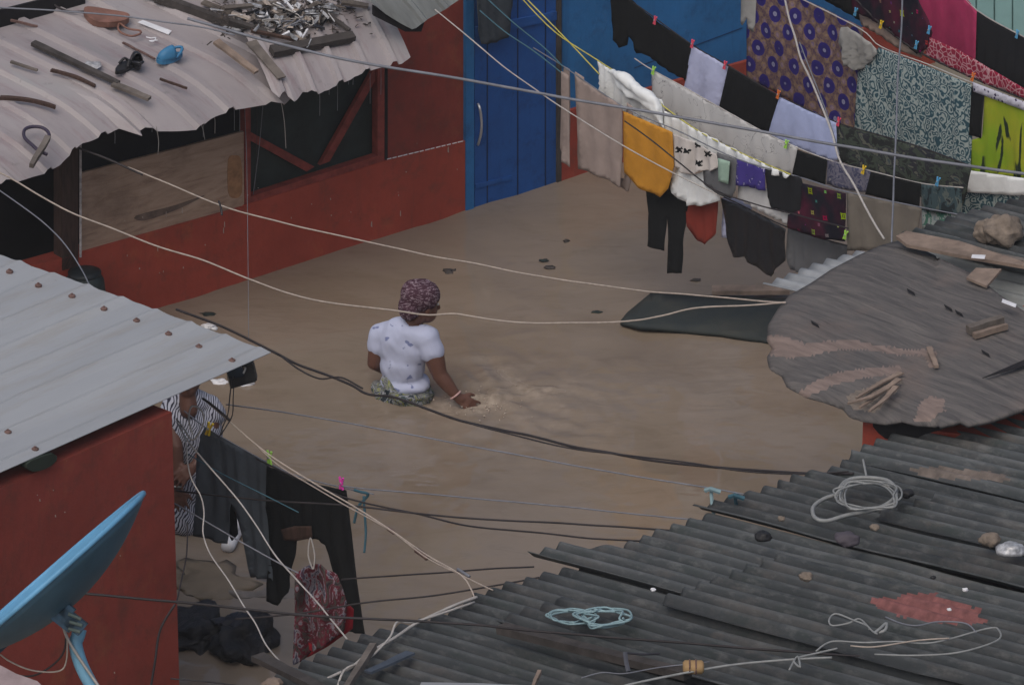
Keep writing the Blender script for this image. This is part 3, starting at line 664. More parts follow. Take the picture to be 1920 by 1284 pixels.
for i in range(9):
    c = [PR2.at(random.uniform(460, 650), random.uniform(-5, 70), random.uniform(.03, .12)) for _ in range(5)]
    v, f = tube(catmull([lerp(c[0], q, .55) for q in c], 6), .004); mk('wire_scrap', v, f, random.choice([MAT['blackwire'], MAT['greywire'], MAT['whitewire']]), smooth=True, label='curled wire tangled in the rubbish heap on the roof top', cat='wire', group='wires in the rubbish heap')
random.seed(77); LV, LF = [], []
for i in range(620):
    x = random.gauss(540, 75); y = random.gauss(24, 24)
    if not (380 < x < 700 and -40 < y < 90): continue
    c = PR2.at(x, y, .032+random.random()*.035); a = Vector((random.gauss(0, 1), random.gauss(0, 1), random.gauss(0, .3))).normalized(); q = a.cross(Vector((.1, .2, 1))).normalized(); L = random.uniform(.006, .035); W = random.uniform(.003, .012); b_ = len(LV)
    for (u, v2, z2) in ((-L, -W, 0), (L, -W*.4, 0), (L*.8, W, 0), (-L*.7, W*.8, 0), (0, 0, .006)): LV.append(c+a*u+q*v2+Vector((0, 0, z2)))
    LF += [(b_, b_+1, b_+4), (b_+1, b_+2, b_+4), (b_+2, b_+3, b_+4), (b_+3, b_, b_+4), (b_+3, b_+2, b_+1, b_)]
mk('leaf_litter', LV, LF, plain('dark_leaf_litter', (.055, .045, .040), .9, .8, 60), kind='stuff', label='dark wet leaf litter around the rubbish heap', cat='leaf litter')
for (a, b, w_, mt, lb) in (((420, 18), (520, 8), .03, 'plankmid', 'grey stick lying on top of the rubbish heap'), ((470, 60), (560, 78), .02, 'post', 'thin brown stick at the lower edge of the rubbish heap'), ((600, 20), (655, 60), .03, 'plankdark', 'dark stick at the right side of the rubbish heap'), ((640, 6), (690, 14), .04, 'plankmid', 'short grey board right of the rubbish heap at the top edge'), ((430, 40), (500, 62), .035, 'plankdark', 'dark lath at the left side of the rubbish heap')):
    stick('stick', PR2, a, b, w_, .02, MAT[mt], lb, 'stick', off=.07)
for (a, b, w_, mt, lb) in (((380, 6), (470, 40), .05, 'plankmid', 'grey board between the brown bag and the rubbish heap'), ((290, 5), (345, 22), .02, 'plankdark', 'short dark stick near the top edge of the tin roof'), ((20, 40), (70, 52), .012, 'rust', 'thin rusty wire piece at the upper left of the tin roof'), ((20, 118), (70, 134), .02, 'plankmid', 'short grey stick at the far left of the tin roof'), ((300, 150), (350, 168), .012, 'post', 'small twig below the blue rubber clog')):
    stick('stick', PR, a, b, w_, .014, MAT[mt], lb, 'stick')
# purple hose loop at the eave
p = catmull([PR.at(x, y, .05) for x, y in ((88, 290), (72, 282), (60, 272), (46, 258), (46, 244), (60, 238), (80, 240), (92, 252), (86, 272), (74, 292), (62, 310))], 6); v, f = tube(p, .011)
mk('hose', v, f, plain('dark_purple_rubber', (.045, .035, .06), .5), smooth=True, label='dark purple hose looped over the left roof eave', cat='hose')
stick('wedge', PR, (90, 262), (58, 315), .035, .03, MAT['plankmid'], 'grey wooden wedge caught in the purple hose at the eave', 'wedge', off=.06)
# strings and drips hanging from the eave
for (x0, y0, x1, y1, mt, lb) in ((456, 130, 466, 640, 'greywire', 'long grey string hanging from the tin roof eave to the water'), (480, 140, 478, 360, 'blackwire', 'dark string hanging in front of the netting window'), (497, 140, 470, 400, 'greywire', 'grey string slanting across the netting window'), (368, 215, 384, 262, 'whitewire', 'short white string at the eave above the plywood board'), (397, 197, 403, 250, 'whitewire', 'short white string at the eave near the window corner'), (293, 236, 296, 290, 'whitewire', 'short white string at the eave left of the plywood board'), (524, 178, 536, 278, 'whitewire', 'white string hanging from the torn roof corner over the netting')):
    cable('string', [(x0, y0), ((x0+x1)/2+3, (y0+y1)/2), (x1, y1)], 1.5 if y0 > 125 else 1.6, max(0.02, 1.5-(y1-y0)/240), .0022, MAT[mt], lb, 'string')
for i in range(16):
    x = random.uniform(180, 730); y = 243-(x-180)*.22+random.uniform(0, 14); L = random.uniform(12, 60)
    A = PA.at(x, y, .3)
    v, f = tube([A, A-Vector((0, 0, L/480)), A-Vector((.002, 0, L/240))], .0016, 5); mk('water_drip', v, f, plain('rain_water', (.32, .33, .35), .1, .1) if i == 0 else bpy.data.materials['rain_water'], label='thin streak of rainwater running off the tin roof eave', cat='water drip', group='rainwater streaks under the eave')

# barrel behind the left roof
bc = oz(163, 640, 0); bar = empty('water_barrel', bc, 'dark green plastic barrel standing against the red wall', 'barrel')
def lathe(c, prof, n=28):
    vs = []; fs = []
    for r, z in prof:
        for k in range(n): an = 2*math.pi*k/n; vs.append(c+Vector((math.cos(an)*r, math.sin(an)*r, z)))
    m_ = len(prof)
    for i in range(m_-1):
        for k in range(n): fs.append((i*n+k, i*n+(k+1) % n, (i+1)*n+(k+1) % n, (i+1)*n+k))
    fs.append(list(range(n))[::-1]); fs.append([(m_-1)*n+k for k in range(n)]); return vs, fs
v, f = lathe(bc, [(.11, -.6), (.13, -.3), (.135, .0), (.137, .1), (.132, .3), (.12, .42), (.10, .46)]); mk('barrel_body', v, f, plain('dark_green_plastic', (.022, .032, .034), .5), bar, smooth=True)
v, f = lathe(bc, [(.10, .455), (.105, .475), (.06, .49)]); mk('lid', v, f, plain('dark_lid', (.016, .022, .026), .5), bar, smooth=True)

# ------------------------------------------------------------------ left shack with pale zinc roof
PBR = plane3(oz(508, 662, 2.2), oz(0, 478, 2.2), oz(0, 890, 2.22))
shack = empty('zinc_roof_shack', oz(322, 770, 2.1), 'red walled shack at the left under a pale zinc roof', 'shack')
edge_front = [(-520, 294), (0, 478), (508, 661)]
e_dir = ((0, 890), (508, 665))
fr_ = [(-260, 383), (0, 478), (60, 500), (130, 523), (250, 566), (375, 612), (508, 661)]
sheet('roof_sheet', PBR, ((508, 665), (0, 890)), fr_, [(p[0]-1200, p[1]+540) for p in fr_], .252, .011, MAT['roofB'], shack, 'trap', jag=.004, seed=2, phase=.42)
for (x, y) in ((18, 512), (72, 538), (135, 558), (195, 582), (256, 604), (316, 629), (373, 653), (435, 679), (15, 813), (66, 845)):
    c = PBR.at(x, y, .0); 
    vs_, fs_ = lathe(Vector((0, 0, 0)), [(.020, 0), (.019, .014), (.013, .018), (.007, .019), (.007, .025)], 12)
    mk('roof_screw', [c+q for q in vs_], fs_, MAT['rust'], shack)
K = oz(322, 772, 2.12); dl = oz(0, 890, 2.12)-oz(508, 665, 2.12); dl.z = 0; dl.normalize(); db = oz(0, 480, 2.12)-oz(508, 662, 2.12); db.z = 0; db.normalize()
bm = bmesh.new(); base = [K, K+dl*6, K+dl*6+db*3, K+db*3]
ext(bm, [Vector((q.x, q.y, 2.12)) for q in base], Vector((0, 0, -3.4))); bmesh.ops.recalc_face_normals(bm, faces=bm.faces); from_bm('wall', bm, MAT['red2'], shack)
PC = vplane(K, K+dl)
if PC.e2.z < 0: PC.e2 = -PC.e2
slab('junction_box', smoothpoly([(50, 876), (58, 864), (100, 850), (106, 864), (85, 879), (62, 884)], 2), PC, .05, plain('green_box', (.022, .032, .024)), shack, .03)
for i in range(9):
    x = random.uniform(5, 310); y = random.uniform(900, 1280); h = random.uniform(1, 5)
    slab('paint_chip', [(x, y), (x+1.3, y-.5), (x+1.8, y+h), (x, y+h*.8)], PC, .002, MAT['cream'], shack, .003)
# ------------------------------------------------------------------ satellite dish
dishc = CP+ray(91, 1083)*((oz(95, 1100, 3.1)-CP).dot(FW))
ax = (Vector((-.656, 0, 0))+UP*.755-FW*.055).normalized(); lr = (Vector((.755, 0, 0))+UP*.656); lr = (lr-ax*lr.dot(ax)).normalized(); sr = ax.cross(lr)
dish = empty('satellite_dish', oz(180, 1290, 1.0), 'blue satellite dish seen edge on in front of the red wall', 'satellite dish')
def dishpts(Rr, dep, flip=1, offs=0):
    vs = []; n = 56; rings = 10
    for i in range(rings+1):
        r = i/rings
        for k in range(n): an = 2*math.pi*k/n; vs.append(dishc+lr*(math.cos(an)*r*Rr)+sr*(math.sin(an)*r*Rr*.92)+ax*(-dep*(1-r*r)+offs))
    fs = [(i*n+k, i*n+(k+1) % n, (i+1)*n+(k+1) % n, (i+1)*n+k) for i in range(rings) for k in range(n)]; return vs, fs
RD = .575
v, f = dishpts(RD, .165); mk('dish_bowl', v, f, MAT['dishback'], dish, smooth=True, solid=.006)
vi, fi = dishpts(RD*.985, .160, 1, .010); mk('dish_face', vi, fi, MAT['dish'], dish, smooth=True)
rim = [dishc+lr*(math.cos(a)*RD)+sr*(math.sin(a)*RD*.92)+ax*.006 for a in [2*math.pi*k/72 for k in range(73)]]; v, f = tube(rim, .013, 8); mk('rim', v, f, MAT['dish'], dish, smooth=True)
PD = Plane(dishc, -FW)
def dp(x, y, o=0): return PD.at(x, y, o)
bm = bmesh.new()
for (a, b, w_) in (((96, 1138), (140, 1172), .040), ((112, 1132), (134, 1152), .030), ((128, 1158), (156, 1180), .034), ((84, 1140), (104, 1120), .018)):
    A, B = dp(*a, .16), dp(*b, .16); d = (B-A).normalized(); s_ = d.cross(PD.n); box(bm, (A+B)/2, d, s_, PD.n, (B-A).length/2, w_, .04)
from_bm('bracket', bm, MAT['mount'], dish)
for (a, b) in (((112, 1092), (122, 1108)), ((122, 1094), (124, 1118)), ((88, 1124), (122, 1126)), ((128, 1150), (152, 1160)), ((130, 1165), (154, 1172)), ((128, 1178), (150, 1184))):
    v, f = tube([dp(*a, .21), dp(*b, .21)], .008); mk('bolt', v, f, plain('mossy_bolt', (.11, .15, .14)) if 'mossy_bolt' not in bpy.data.materials else bpy.data.materials['mossy_bolt'], dish)
p = catmull([dp(*q) for q in ((150, 1178), (146, 1192), (142, 1210), (154, 1250), (180, 1300), (215, 1370))], 6); v, f = tube(p, .032, 12); mk('pole', v, f, MAT['mountpole'], dish, smooth=True)
v, f = tube([dp(88, 1136), dp(60, 1160), dp(0, 1216), dp(-50, 1258)], .015, 8); mk('feed_arm', v, f, MAT['mount'], dish, smooth=True)
v, f = tube([dp(40, 1150), dp(75, 1165)], .012, 8); mk('feed_arm', v, f, MAT['mount'], dish, smooth=True)
p = catmull([dp(*q, .05) for q in ((118, 1170), (126, 1195), (150, 1235), (188, 1290))], 5); v, f = tube(p, .007); mk('lead', v, f, MAT['whitewire'], dish, smooth=True)
p = catmull([dp(*q, .04) for q in ((124, 1185), (120, 1220), (100, 1245), (62, 1266), (20, 1262), (-10, 1240))], 5); v, f = tube(p, .0045); mk('lead', v, f, MAT['blackwire'], dish, smooth=True)
p = catmull([dp(*q, .045) for q in ((126, 1190), (124, 1240), (108, 1258), (60, 1256), (20, 1240), (0, 1226))], 5); v, f = tube(p, .004); mk('lead', v, f, MAT['cream'], dish, smooth=True)
# pale ledge, bottom left corner
bm = bmesh.new(); q = [oz(x, y, 3.5) for x, y in ((-60, 1240), (0, 1246), (30, 1262), (70, 1276), (95, 1300), (-60, 1310))]
ext(bm, q, Vector((0, 0, -.25))); bmesh.ops.recalc_face_normals(bm, faces=bm.faces); from_bm('ledge', bm, plain('pinkish_plaster', (.32, .25, .25)), label='pale pink plaster ledge in the bottom left corner', cat='ledge')

# ------------------------------------------------------------------ bottom right shed of dark corrugated sheets
def upz(px, py, z): return oz(px, py, z)
E_o = oz(1000, 1060, 1.7); e1 = oz(1600, 850, 1.7)-E_o; e1.z = 0; e1.normalize(); e2 = Vector((e1.y, -e1.x, 0))
if e2.y > 0: e2 = -e2
e2 = (e2+Vector((0, 0, .16))).normalized(); PE = Plane(E_o, e1.cross(e2), e1)
rib = ((1000, 1060), (1400, 1168))
shed = empty('corrugated_shed', oz(1100, 1500, 0), 'long shed at the lower right roofed with dark overlapping corrugated sheets', 'shed')
def backof(fp, L=1500): return [(x+L, y+L*.27) for x, y in fp]
REDP = [([(1628, 1120), (1672, 1122), (1700, 1112), (1740, 1112), (1836, 1142), (1846, 1158), (1832, 1172), (1745, 1168), (1690, 1156), (1640, 1136)], plain('faded_red_roof_paint', (.19, .075, .072), .75, .35, 20))]
RUSTP = [([(1712, 880), (1760, 874), (1880, 890), (1892, 904), (1840, 900), (1740, 896)], plain('tan_rust', (.135, .112, .098), .8, .45, 12))]
F1 = [(475, 1302), (530, 1262), (560, 1246), (690, 1190), (770, 1172), (850, 1146), (905, 1112), (1020, 1080), (1100, 1062)]
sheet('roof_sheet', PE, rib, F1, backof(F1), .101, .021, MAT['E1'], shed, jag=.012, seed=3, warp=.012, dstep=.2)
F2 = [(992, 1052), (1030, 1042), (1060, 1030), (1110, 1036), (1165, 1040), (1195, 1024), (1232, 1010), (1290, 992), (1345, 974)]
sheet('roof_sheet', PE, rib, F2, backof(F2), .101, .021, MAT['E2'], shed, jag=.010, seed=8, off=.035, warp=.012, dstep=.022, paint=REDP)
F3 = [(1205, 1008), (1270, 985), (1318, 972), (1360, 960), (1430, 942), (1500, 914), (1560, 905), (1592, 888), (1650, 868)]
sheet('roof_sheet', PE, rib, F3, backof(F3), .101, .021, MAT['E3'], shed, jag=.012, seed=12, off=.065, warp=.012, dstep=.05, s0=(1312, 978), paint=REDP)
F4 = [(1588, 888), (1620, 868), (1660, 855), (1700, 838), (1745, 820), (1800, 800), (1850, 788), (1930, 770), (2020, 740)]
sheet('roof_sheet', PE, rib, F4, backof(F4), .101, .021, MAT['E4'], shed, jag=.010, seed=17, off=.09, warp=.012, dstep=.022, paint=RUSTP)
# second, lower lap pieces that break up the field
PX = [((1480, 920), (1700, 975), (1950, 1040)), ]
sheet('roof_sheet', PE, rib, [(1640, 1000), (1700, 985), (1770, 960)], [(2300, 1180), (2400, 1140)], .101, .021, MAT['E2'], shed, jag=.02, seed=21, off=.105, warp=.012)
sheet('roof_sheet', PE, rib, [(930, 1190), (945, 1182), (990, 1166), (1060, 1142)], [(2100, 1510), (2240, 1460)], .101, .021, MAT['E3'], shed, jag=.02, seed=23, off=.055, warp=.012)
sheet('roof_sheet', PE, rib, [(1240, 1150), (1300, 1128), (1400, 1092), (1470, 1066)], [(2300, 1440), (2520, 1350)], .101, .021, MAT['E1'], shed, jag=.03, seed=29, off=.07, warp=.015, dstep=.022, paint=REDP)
bm = bmesh.new(); a = PE.at(560, 1300); b = PE.at(2000, 800); d = (b-a); d.z = 0; d.normalize(); h_ = Vector((e2.x, e2.y, 0)).normalized(); a = a+h_*.3; b = b+h_*.3
ext(bm, [Vector((q.x, q.y, 1.5)) for q in (a, b, b+h_*4, a+h_*4)], Vector((0, 0, -2.8))); bmesh.ops.recalc_face_normals(bm, faces=bm.faces); from_bm('wall', bm, MAT['dark'], shed)
# red paint patch: painted on the ribs, as a thin corrugated flake following the sheet
def patch(name, poly, pl, m, off, step=5, amp=.0145, parent=None, **k):
    V, Fc = cdt(smoothpoly(poly, 2), step); d = (pl.at(*rib[1])-pl.at(*rib[0])).normalized(); e = pl.n.cross(d).normalized()
    if e.x < 0: e = -e
    vs, uv = [], []
    for x, y in V:
        q = pl.at(x, y)-pl.o; s, t = q.dot(e), q.dot(d); h = amp*math.sin(2*math.pi*(s/.101)) if amp else 0
        h = h*(1+.0)+off; vs.append(pl.o+e*s+d*t+pl.n*h); uv.append((s, t))
    return mk(name, vs, Fc, m, parent, uv=uv, smooth=True, solid=.002, **k)
def flatpatch(name, poly, m, off, **k): return patch(name, poly, PE, m, off, 8, 0, **k)

# things on the shed roof
def onE(x, y, off=.14): return PE.at(x, y, off)
def coil(name, cx, cy, rx, ry, turns, r, m, label, seed, off=.15, wild=.25):
    random.seed(seed); pts = []
    for k in range(turns*9):
        an = 2*math.pi*k/9+random.uniform(-.1, .1); q = 1+random.uniform(-wild, wild); pts.append(PE.at(cx+math.cos(an)*rx*q+random.uniform(-4, 4), cy+math.sin(an)*ry*q, off+random.random()*.04))
    v, f = tube(catmull(pts, 5), r); return mk(name, v, f, m, smooth=True, label=label, cat='rope coil')
coil('rope_coil', 1628, 928, 58, 26, 6, .005, MAT['greyrope'], 'pale grey rope coil lying near the upper edge of the corrugated shed roof', 4, off=.17, wild=.18)
p = catmull([onE(x, y, .16) for x, y in ((1590, 905), (1570, 925), (1545, 935), (1525, 950), (1528, 970), (1550, 976), (1590, 965), (1640, 955), (1672, 938), (1680, 918), (1662, 900), (1620, 895), (1590, 900), (1575, 915), (1578, 940), (1600, 952))], 6); v, f = tube(p, .011)
mk('hose', v, f, MAT['greyrope'], smooth=True, label='thick pale hose looped around the grey rope coil', cat='hose')
coil('cord_coil', 1130, 1158, 44, 17, 5, .0055, MAT['bluewire'], 'pale blue cord coil in the middle of the corrugated shed roof', 9, off=.12, wild=.3)
coil('cord_coil', 1070, 1156, 40, 14, 4, .005, MAT['bluewire'], 'looser blue cord tangle left of the pale blue cord coil', 19, off=.12, wild=.35)
def wireE(pts, r, m, label, off=.15, cat='wire'):
    p = catmull([onE(x, y, off+.01*math.sin(i)) for i, (x, y) in enumerate(pts)], 6); v, f = tube(p, r); return mk('wire', v, f, m, smooth=True, label=label, cat=cat)
wireE([(1630, 1180), (1625, 1172), (1600, 1162), (1568, 1150), (1555, 1160), (1560, 1172), (1590, 1168), (1612, 1160), (1635, 1182), (1645, 1188)], .0045, MAT['greyrope'], 'white wire loop left of the red roof patch')
wireE([(1640, 1186), (1650, 1178), (1662, 1168), (1660, 1180), (1648, 1186)], .008, MAT['greyrope'], 'small white ring of wire below the red roof patch')
wireE([(1660, 1156), (1690, 1168), (1720, 1172), (1760, 1165), (1810, 1168), (1830, 1185)], .004, MAT['greywire'], 'thin grey wire trailing along the lower side of the red roof patch')
wireE([(1530, 1220), (1560, 1202), (1620, 1204), (1680, 1202), (1750, 1204), (1850, 1178), (1872, 1180), (1870, 1200), (1800, 1222), (1720, 1228), (1640, 1226)], .0045, MAT['greyrope'], 'long white wire loop across the right of the shed roof')
wireE([(1595, 1210), (1640, 1212), (1720, 1200), (1780, 1196)], .004, MAT['cream'], 'short cream wire inside the long white wire loop')
wireE([(1480, 1255), (1495, 1230), (1500, 1250), (1490, 1235), (1540, 1222), (1570, 1215)], .005, MAT['greyrope'], 'knotted white twine at the lower right of the shed roof', cat='twine')
wireE([(1130, 1296), (1200, 1278), (1300, 1258), (1380, 1245), (1480, 1236), (1560, 1232)], .006, MAT['greyrope'], 'white rope running to the bottom edge past the yellow roll', cat='rope')
wireE([(1090, 1270), (1130, 1260), (1170, 1262), (1240, 1250), (1330, 1240)], .003, MAT['greywire'], 'thin grey wire beside the yellow roll')
def rockE(x, y, r, m, label, cat='stone', seed=0, off=.15, sc=(1.2, 1, .75)): return crumple('stone', onE(x, y, off+r*.4), (r*sc[0], r*sc[1], r*sc[2]), m, label, cat, seed, sub=3)
for i, (x, y, r, lb) in enumerate(((1512, 1080, .03, 'small tan stone at the centre of the shed roof'), (1465, 972, .017, 'tiny pale stone near the eave of the shed roof'), (1640, 988, .022, 'pale pebble below the thick hose'), (1855, 1012, .045, 'pale stone beside the crumpled foil'), (1700, 925, .03, 'dark lump beside the grey rope coil'), (1432, 1005, .035, 'dark round lump on the shed roof near the eave'), (1588, 1010, .05, 'dull purple lump below the grey rope coil'), (1750, 1082, .012, 'tiny dark pebble above the red patch'), (1225, 1105, .012, 'tiny white pebble beside the broken sheet edge'), (1810, 1105, .012, 'tiny white pebble above the right of the red patch'), (1780, 1142, .01, 'white speck of grit on the red patch'))):
    rockE(x, y, r, MAT['rock'] if 'tan' in lb or 'pale' in lb else MAT['rubber'] if 'dark' in lb else plain('dull_purple', (.08, .07, .085)) if 'purple' in lb else MAT['white'], lb, seed=i)
# crumpled foil
crumple('foil', onE(1898, 1030, .16), (.075, .05, .035), MAT['silver'], 'crumpled silver foil at the right edge of the shed roof', 'foil', 5, sub=3)
# yellow roll
yc = onE(1300, 1250, .17); v, f = tube([yc+Vector((-.05, 0, 0))*1.0, yc+Vector((-.04, 0, 0)), yc+Vector((.04, 0, 0)), yc+Vector((.05, 0, 0))], lambda t: .024+.012*math.sin(math.pi*min(1, max(0, t))), 12)
roll = empty('twine_roll', yc, 'small yellow roll lying near the bottom of the shed roof', 'roll'); mk('roll_body', v, f, plain('dull_yellow', (.32, .21, .10)), roll, smooth=True)
for dx in (-.018, .012): v, f = tube([yc+Vector((dx, math.cos(a)*.036, math.sin(a)*.036)) for a in [k*math.pi/8 for k in range(17)]], .004); mk('band', v, f, MAT['rust'], roll)
# bent iron bracket
br = empty('iron_bracket', onE(1178, 1250, .14), 'bent dark iron bracket standing on the shed roof left of the yellow roll', 'bracket')
v, f = tube([onE(1178, 1258, .14), onE(1174, 1240, .18), onE(1172, 1222, .22)], .012, 6); mk('upright', v, f, plain('blue_grey_iron', (.07, .075, .095)), br)
v, f = tube([onE(1172, 1223, .21), onE(1205, 1226, .17), onE(1236, 1225, .13)], .006, 6); mk('arm', v, f, plain('dark_iron', (.045, .045, .055)), br)
# timber lying along the lower sheets
PEs = PE
stick('beam', PE, (940, 1184), (1290, 1272), .07, .04, MAT['plankdark'], 'long dark timber in the lap of the lower corrugated sheets', 'beam', off=.10)
stick('plank', PE, (484, 1236), (610, 1300), .07, .03, MAT['plankdark'], 'dark plank sticking out at the bottom left corner of the shed roof', off=.02)
stick('pole', PE, (700, 1215), (648, 1300), .035, .03, MAT['plankmid'], 'pale grey batten crossing the lower left of the shed roof', 'batten', off=.06)
stick('plank', PE, (770, 1225), (690, 1262), .06, .012, plain('bluish_strip', (.06, .075, .10)), 'bluish strip lying at the lower left of the shed roof', 'strip', off=.06)
stick('scrap_wood', PE, (1012, 1262), (1000, 1290), .02, .02, MAT['plank'], 'split tan stick at the bottom edge of the shed roof', 'stick', off=.1)
crumple('clod', onE(510, 1282, .02), (.05, .04, .03), MAT['plank'], 'tan clod at the bottom beside the dark plank', 'clod', 3)
onroof(PE, [(790, 1278), (900, 1280), (990, 1284), (980, 1300), (780, 1300)], .01, MAT['palesheet'], 'metal_offcut', 'pale metal strip at the bottom edge of the picture', 'metal strip', off=.06)
# dark ropes on the eave and blue ties
for (x, y, h, mt, lb) in ((1336, 918, 50, 'bluewire', 'pale blue tie cord knotted on the wire above the shed eave'), (1381, 930, 30, 'tealwire', 'grey blue tie cord right of the pale blue tie cord')):
    p = [oz(x-3, y, 1.86), oz(x-1, y+h*.5, 1.8), oz(x+3, y+h, 1.74)]; v, f = tube(p, .010, 6); v2, f2 = tube([oz(x-13, y+1, 1.86), oz(x-4, y-2, 1.88), oz(x+14, y+4, 1.86)], .013, 6); V, Fc = multi([(v, f), (v2, f2)])
    mk('tie_cord', V, Fc, MAT[mt], label=lb, cat='cord')

# ------------------------------------------------------------------ right hand wooden roof and its shack
def woodh(x, y): return .02*noise.noise(Vector((x*.008, y*.012, 0)))+.006*noise.noise(Vector((x*.02, y*.04, 4)))
PW = plane3(oz(1460, 640, 1.95), oz(1900, 560, 2.05), oz(1700, 790, 2.0))
wshack = empty('plywood_roof_shack', oz(1700, 1250, 0), 'red shack on the right covered by weathered warped plywood', 'shack')
outline = [(1683, 455), (1650, 464), (1610, 482), (1560, 508), (1520, 535), (1482, 556), (1460, 582), (1442, 612), (1440, 640), (1450, 656), (1440, 672), (1445, 694), (1468, 708), (1478, 728), (1510, 745), (1560, 760), (1582, 768), (1596, 784), (1625, 792), (1660, 797), (1692, 792), (1720, 799), (1762, 801), (1800, 792), (1816, 799), (1860, 790), (1920, 768), (2030, 720), (2030, 640), (1925, 590), (1880, 560), (1830, 520), (1760, 486), (1710, 462)]
GR = (PW.at(1750, 640)-PW.at(1500, 540)).normalized()
V, Fc = cdt(outline, 6); vs, uv = [], []
for x, y in V:
    d = distpoly(x, y, outline); hgt = woodh(x, y)
    if x < 1760: hgt -= .05*math.exp(-d/18)
    q = PW.at(x, y, hgt); vs.append(q); qq = q-PW.o; uv.append((qq.dot(GR), qq.dot(GR.cross(PW.n))))
ply_o = mk('plywood_roof', vs, Fc, [MAT['wood'], MAT['veneer'], MAT['woodpale']], wshack, uv=uv, solid=.022, smooth=True)
paintfaces(V, Fc, ply_o, [([(1440, 630), (1475, 634), (1510, 648), (1560, 642), (1600, 640), (1640, 650), (1700, 658), (1758, 660), (1752, 692), (1740, 690), (1736, 670), (1680, 668), (1620, 658), (1570, 660), (1520, 670), (1480, 676), (1440, 668)], 1),
    ([(1500, 738), (1540, 712), (1580, 700), (1640, 692), (1688, 690), (1688, 704), (1640, 710), (1580, 720), (1540, 736), (1510, 748)], 1), ([(1725, 758), (1745, 745), (1768, 750), (1772, 772), (1748, 790), (1716, 792)], 1), ([(1590, 745), (1690, 700), (1690, 730), (1640, 775), (1600, 770)], 2)])
def onW(poly, m, name, off=.015, step=9, label=None, parent=wshack):
    V, Fc = cdt(smoothpoly(poly, 2), step); vs, uv = [], []
    for x, y in V:
        d = distpoly(x, y, outline); hgt = woodh(x, y)
        if x < 1760: hgt -= .05*math.exp(-d/18)
        q = PW.at(x, y, hgt+off); vs.append(q); uv.append(PW.st(q))
    return mk(name, vs, Fc, m, parent, uv=uv, solid=.003, smooth=True)
for i, (a, b) in enumerate((((1690, 700), (1606, 748)), ((1686, 712), (1612, 766)), ((1680, 726), (1630, 772)), ((1664, 728), (1590, 758)))):
    stick('splintered_strip', PW, a, b, .035, .01, MAT['plank'], ('topmost', 'second', 'short lower', 'leftmost')[i]+' splintered tan wood strip on the plywood roof', 'wood strip', off=.03+.012*i, bend=.01*(i-1), taper=.4)
stick('wood_block', PW, (1816, 626), (1880, 606), .05, .045, MAT['plankmid'], 'short broken timber block on the right of the plywood roof', 'wood block', off=.03)
stick('wood_block', PW, (1826, 634), (1888, 616), .03, .03, MAT['plank'], 'pale split piece beside the broken timber block', 'wood block', off=.03)
stick('wedge', PW, (1742, 654), (1756, 690), .03, .015, MAT['plank'], 'small upright splinter at the end of the pink peeled veneer', 'splinter', off=.03)
slab('plank_gap', [(1842, 708), (1925, 672), (1990, 640), (1990, 652), (1925, 684)], PW, .004, MAT['dark'], wshack, .035)
for (x, y) in ((1770, 570), (1790, 580), (1840, 655), (1700, 540), (1520, 600)): onroof(PW, [(x, y), (x+14, y+8), (x+16, y+13), (x+2, y+5)], .004, MAT['dark'], 'roof_crack', off=.022, parent=wshack)
# red wall under it
ck = oz(1618, 790, 1.88); PWw = Plane(ck, Vector((-.3, -1, 0)))
bm = bmesh.new(); dx_ = Vector((1, -.3, 0)).normalized(); dy_ = Vector((.3, 1, 0)).normalized()
ext(bm, [ck, ck+dx_*3, ck+dx_*3+dy_*2.0, ck+dy_*2.0+dx_*.6], Vector((0, 0, -3.1))); bmesh.ops.recalc_face_normals(bm, faces=bm.faces); from_bm('wall', bm, MAT['red'], wshack)
slab('dark_wall_patch', smoothpoly([(1636, 790), (1660, 822), (1700, 826), (1720, 835), (1735, 815), (1770, 800), (1700, 780)]), PWw, .003, MAT['dark'], wshack, .004)  # near-black patch on the red wall along the plywood edge
# pale corrugated strip behind plywood, planks, other sheets, rock
PS = plane3(oz(1440, 540, 1.85), oz(1600, 480, 1.85), oz(1520, 560, 1.93))
sheet('corrugated_strip', PS, ((1520, 505), (1590, 520)), [(1432, 536), (1470, 520), (1520, 500), (1560, 486), (1608, 474)], [(1520, 562), (1640, 520), (1700, 490)], .10, .014, MAT['palesheet'], wshack, jag=.01, seed=41, dstep=.08)
PT = plane3(oz(1740, 440, 1.95), oz(1920, 375, 1.95), oz(1920, 460, 2.02))
fT = [(1690, 440), (1735, 425), (1800, 402), (1860, 386), (1925, 368), (2000, 345)]
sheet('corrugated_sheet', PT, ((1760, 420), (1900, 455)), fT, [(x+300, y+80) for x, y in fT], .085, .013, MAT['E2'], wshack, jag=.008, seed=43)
PG = plane3(oz(1780, 490, 1.90), oz(1920, 560, 1.90), oz(1900, 480, 1.97))
fG = [(1700, 520), (1730, 500), (1700, 462), (1760, 440)]
sheet('corrugated_sheet', PG, ((1760, 480), (1920, 520)), [(1700, 560), (1690, 500), (1705, 462), (1760, 440)], [(2100, 660), (2100, 590), (2100, 540), (2100, 500)], .085, .012, MAT['greysheet'], wshack, seed=45)
uvslab('loose_board', [(1680, 442), (1700, 433), (1800, 452), (1930, 494), (1930, 500), (1800, 478), (1700, 458)], PW, .02, MAT['plank'], wshack, .05)
uvslab('loose_board', [(1812, 520), (1830, 502), (1878, 504), (1850, 536)], PW, .015, MAT['plank'], wshack, .04)
stick('batten', PW, (1800, 470), (1960, 500), .04, .02, MAT['plankmid'], 'grey batten under the loose tan board on the right roof', 'batten', off=.02)
rk = empty('rock', PT.at(1875, 450, .02), 'large rough brown rock weighing down the corrugated roof on the right', 'rock')
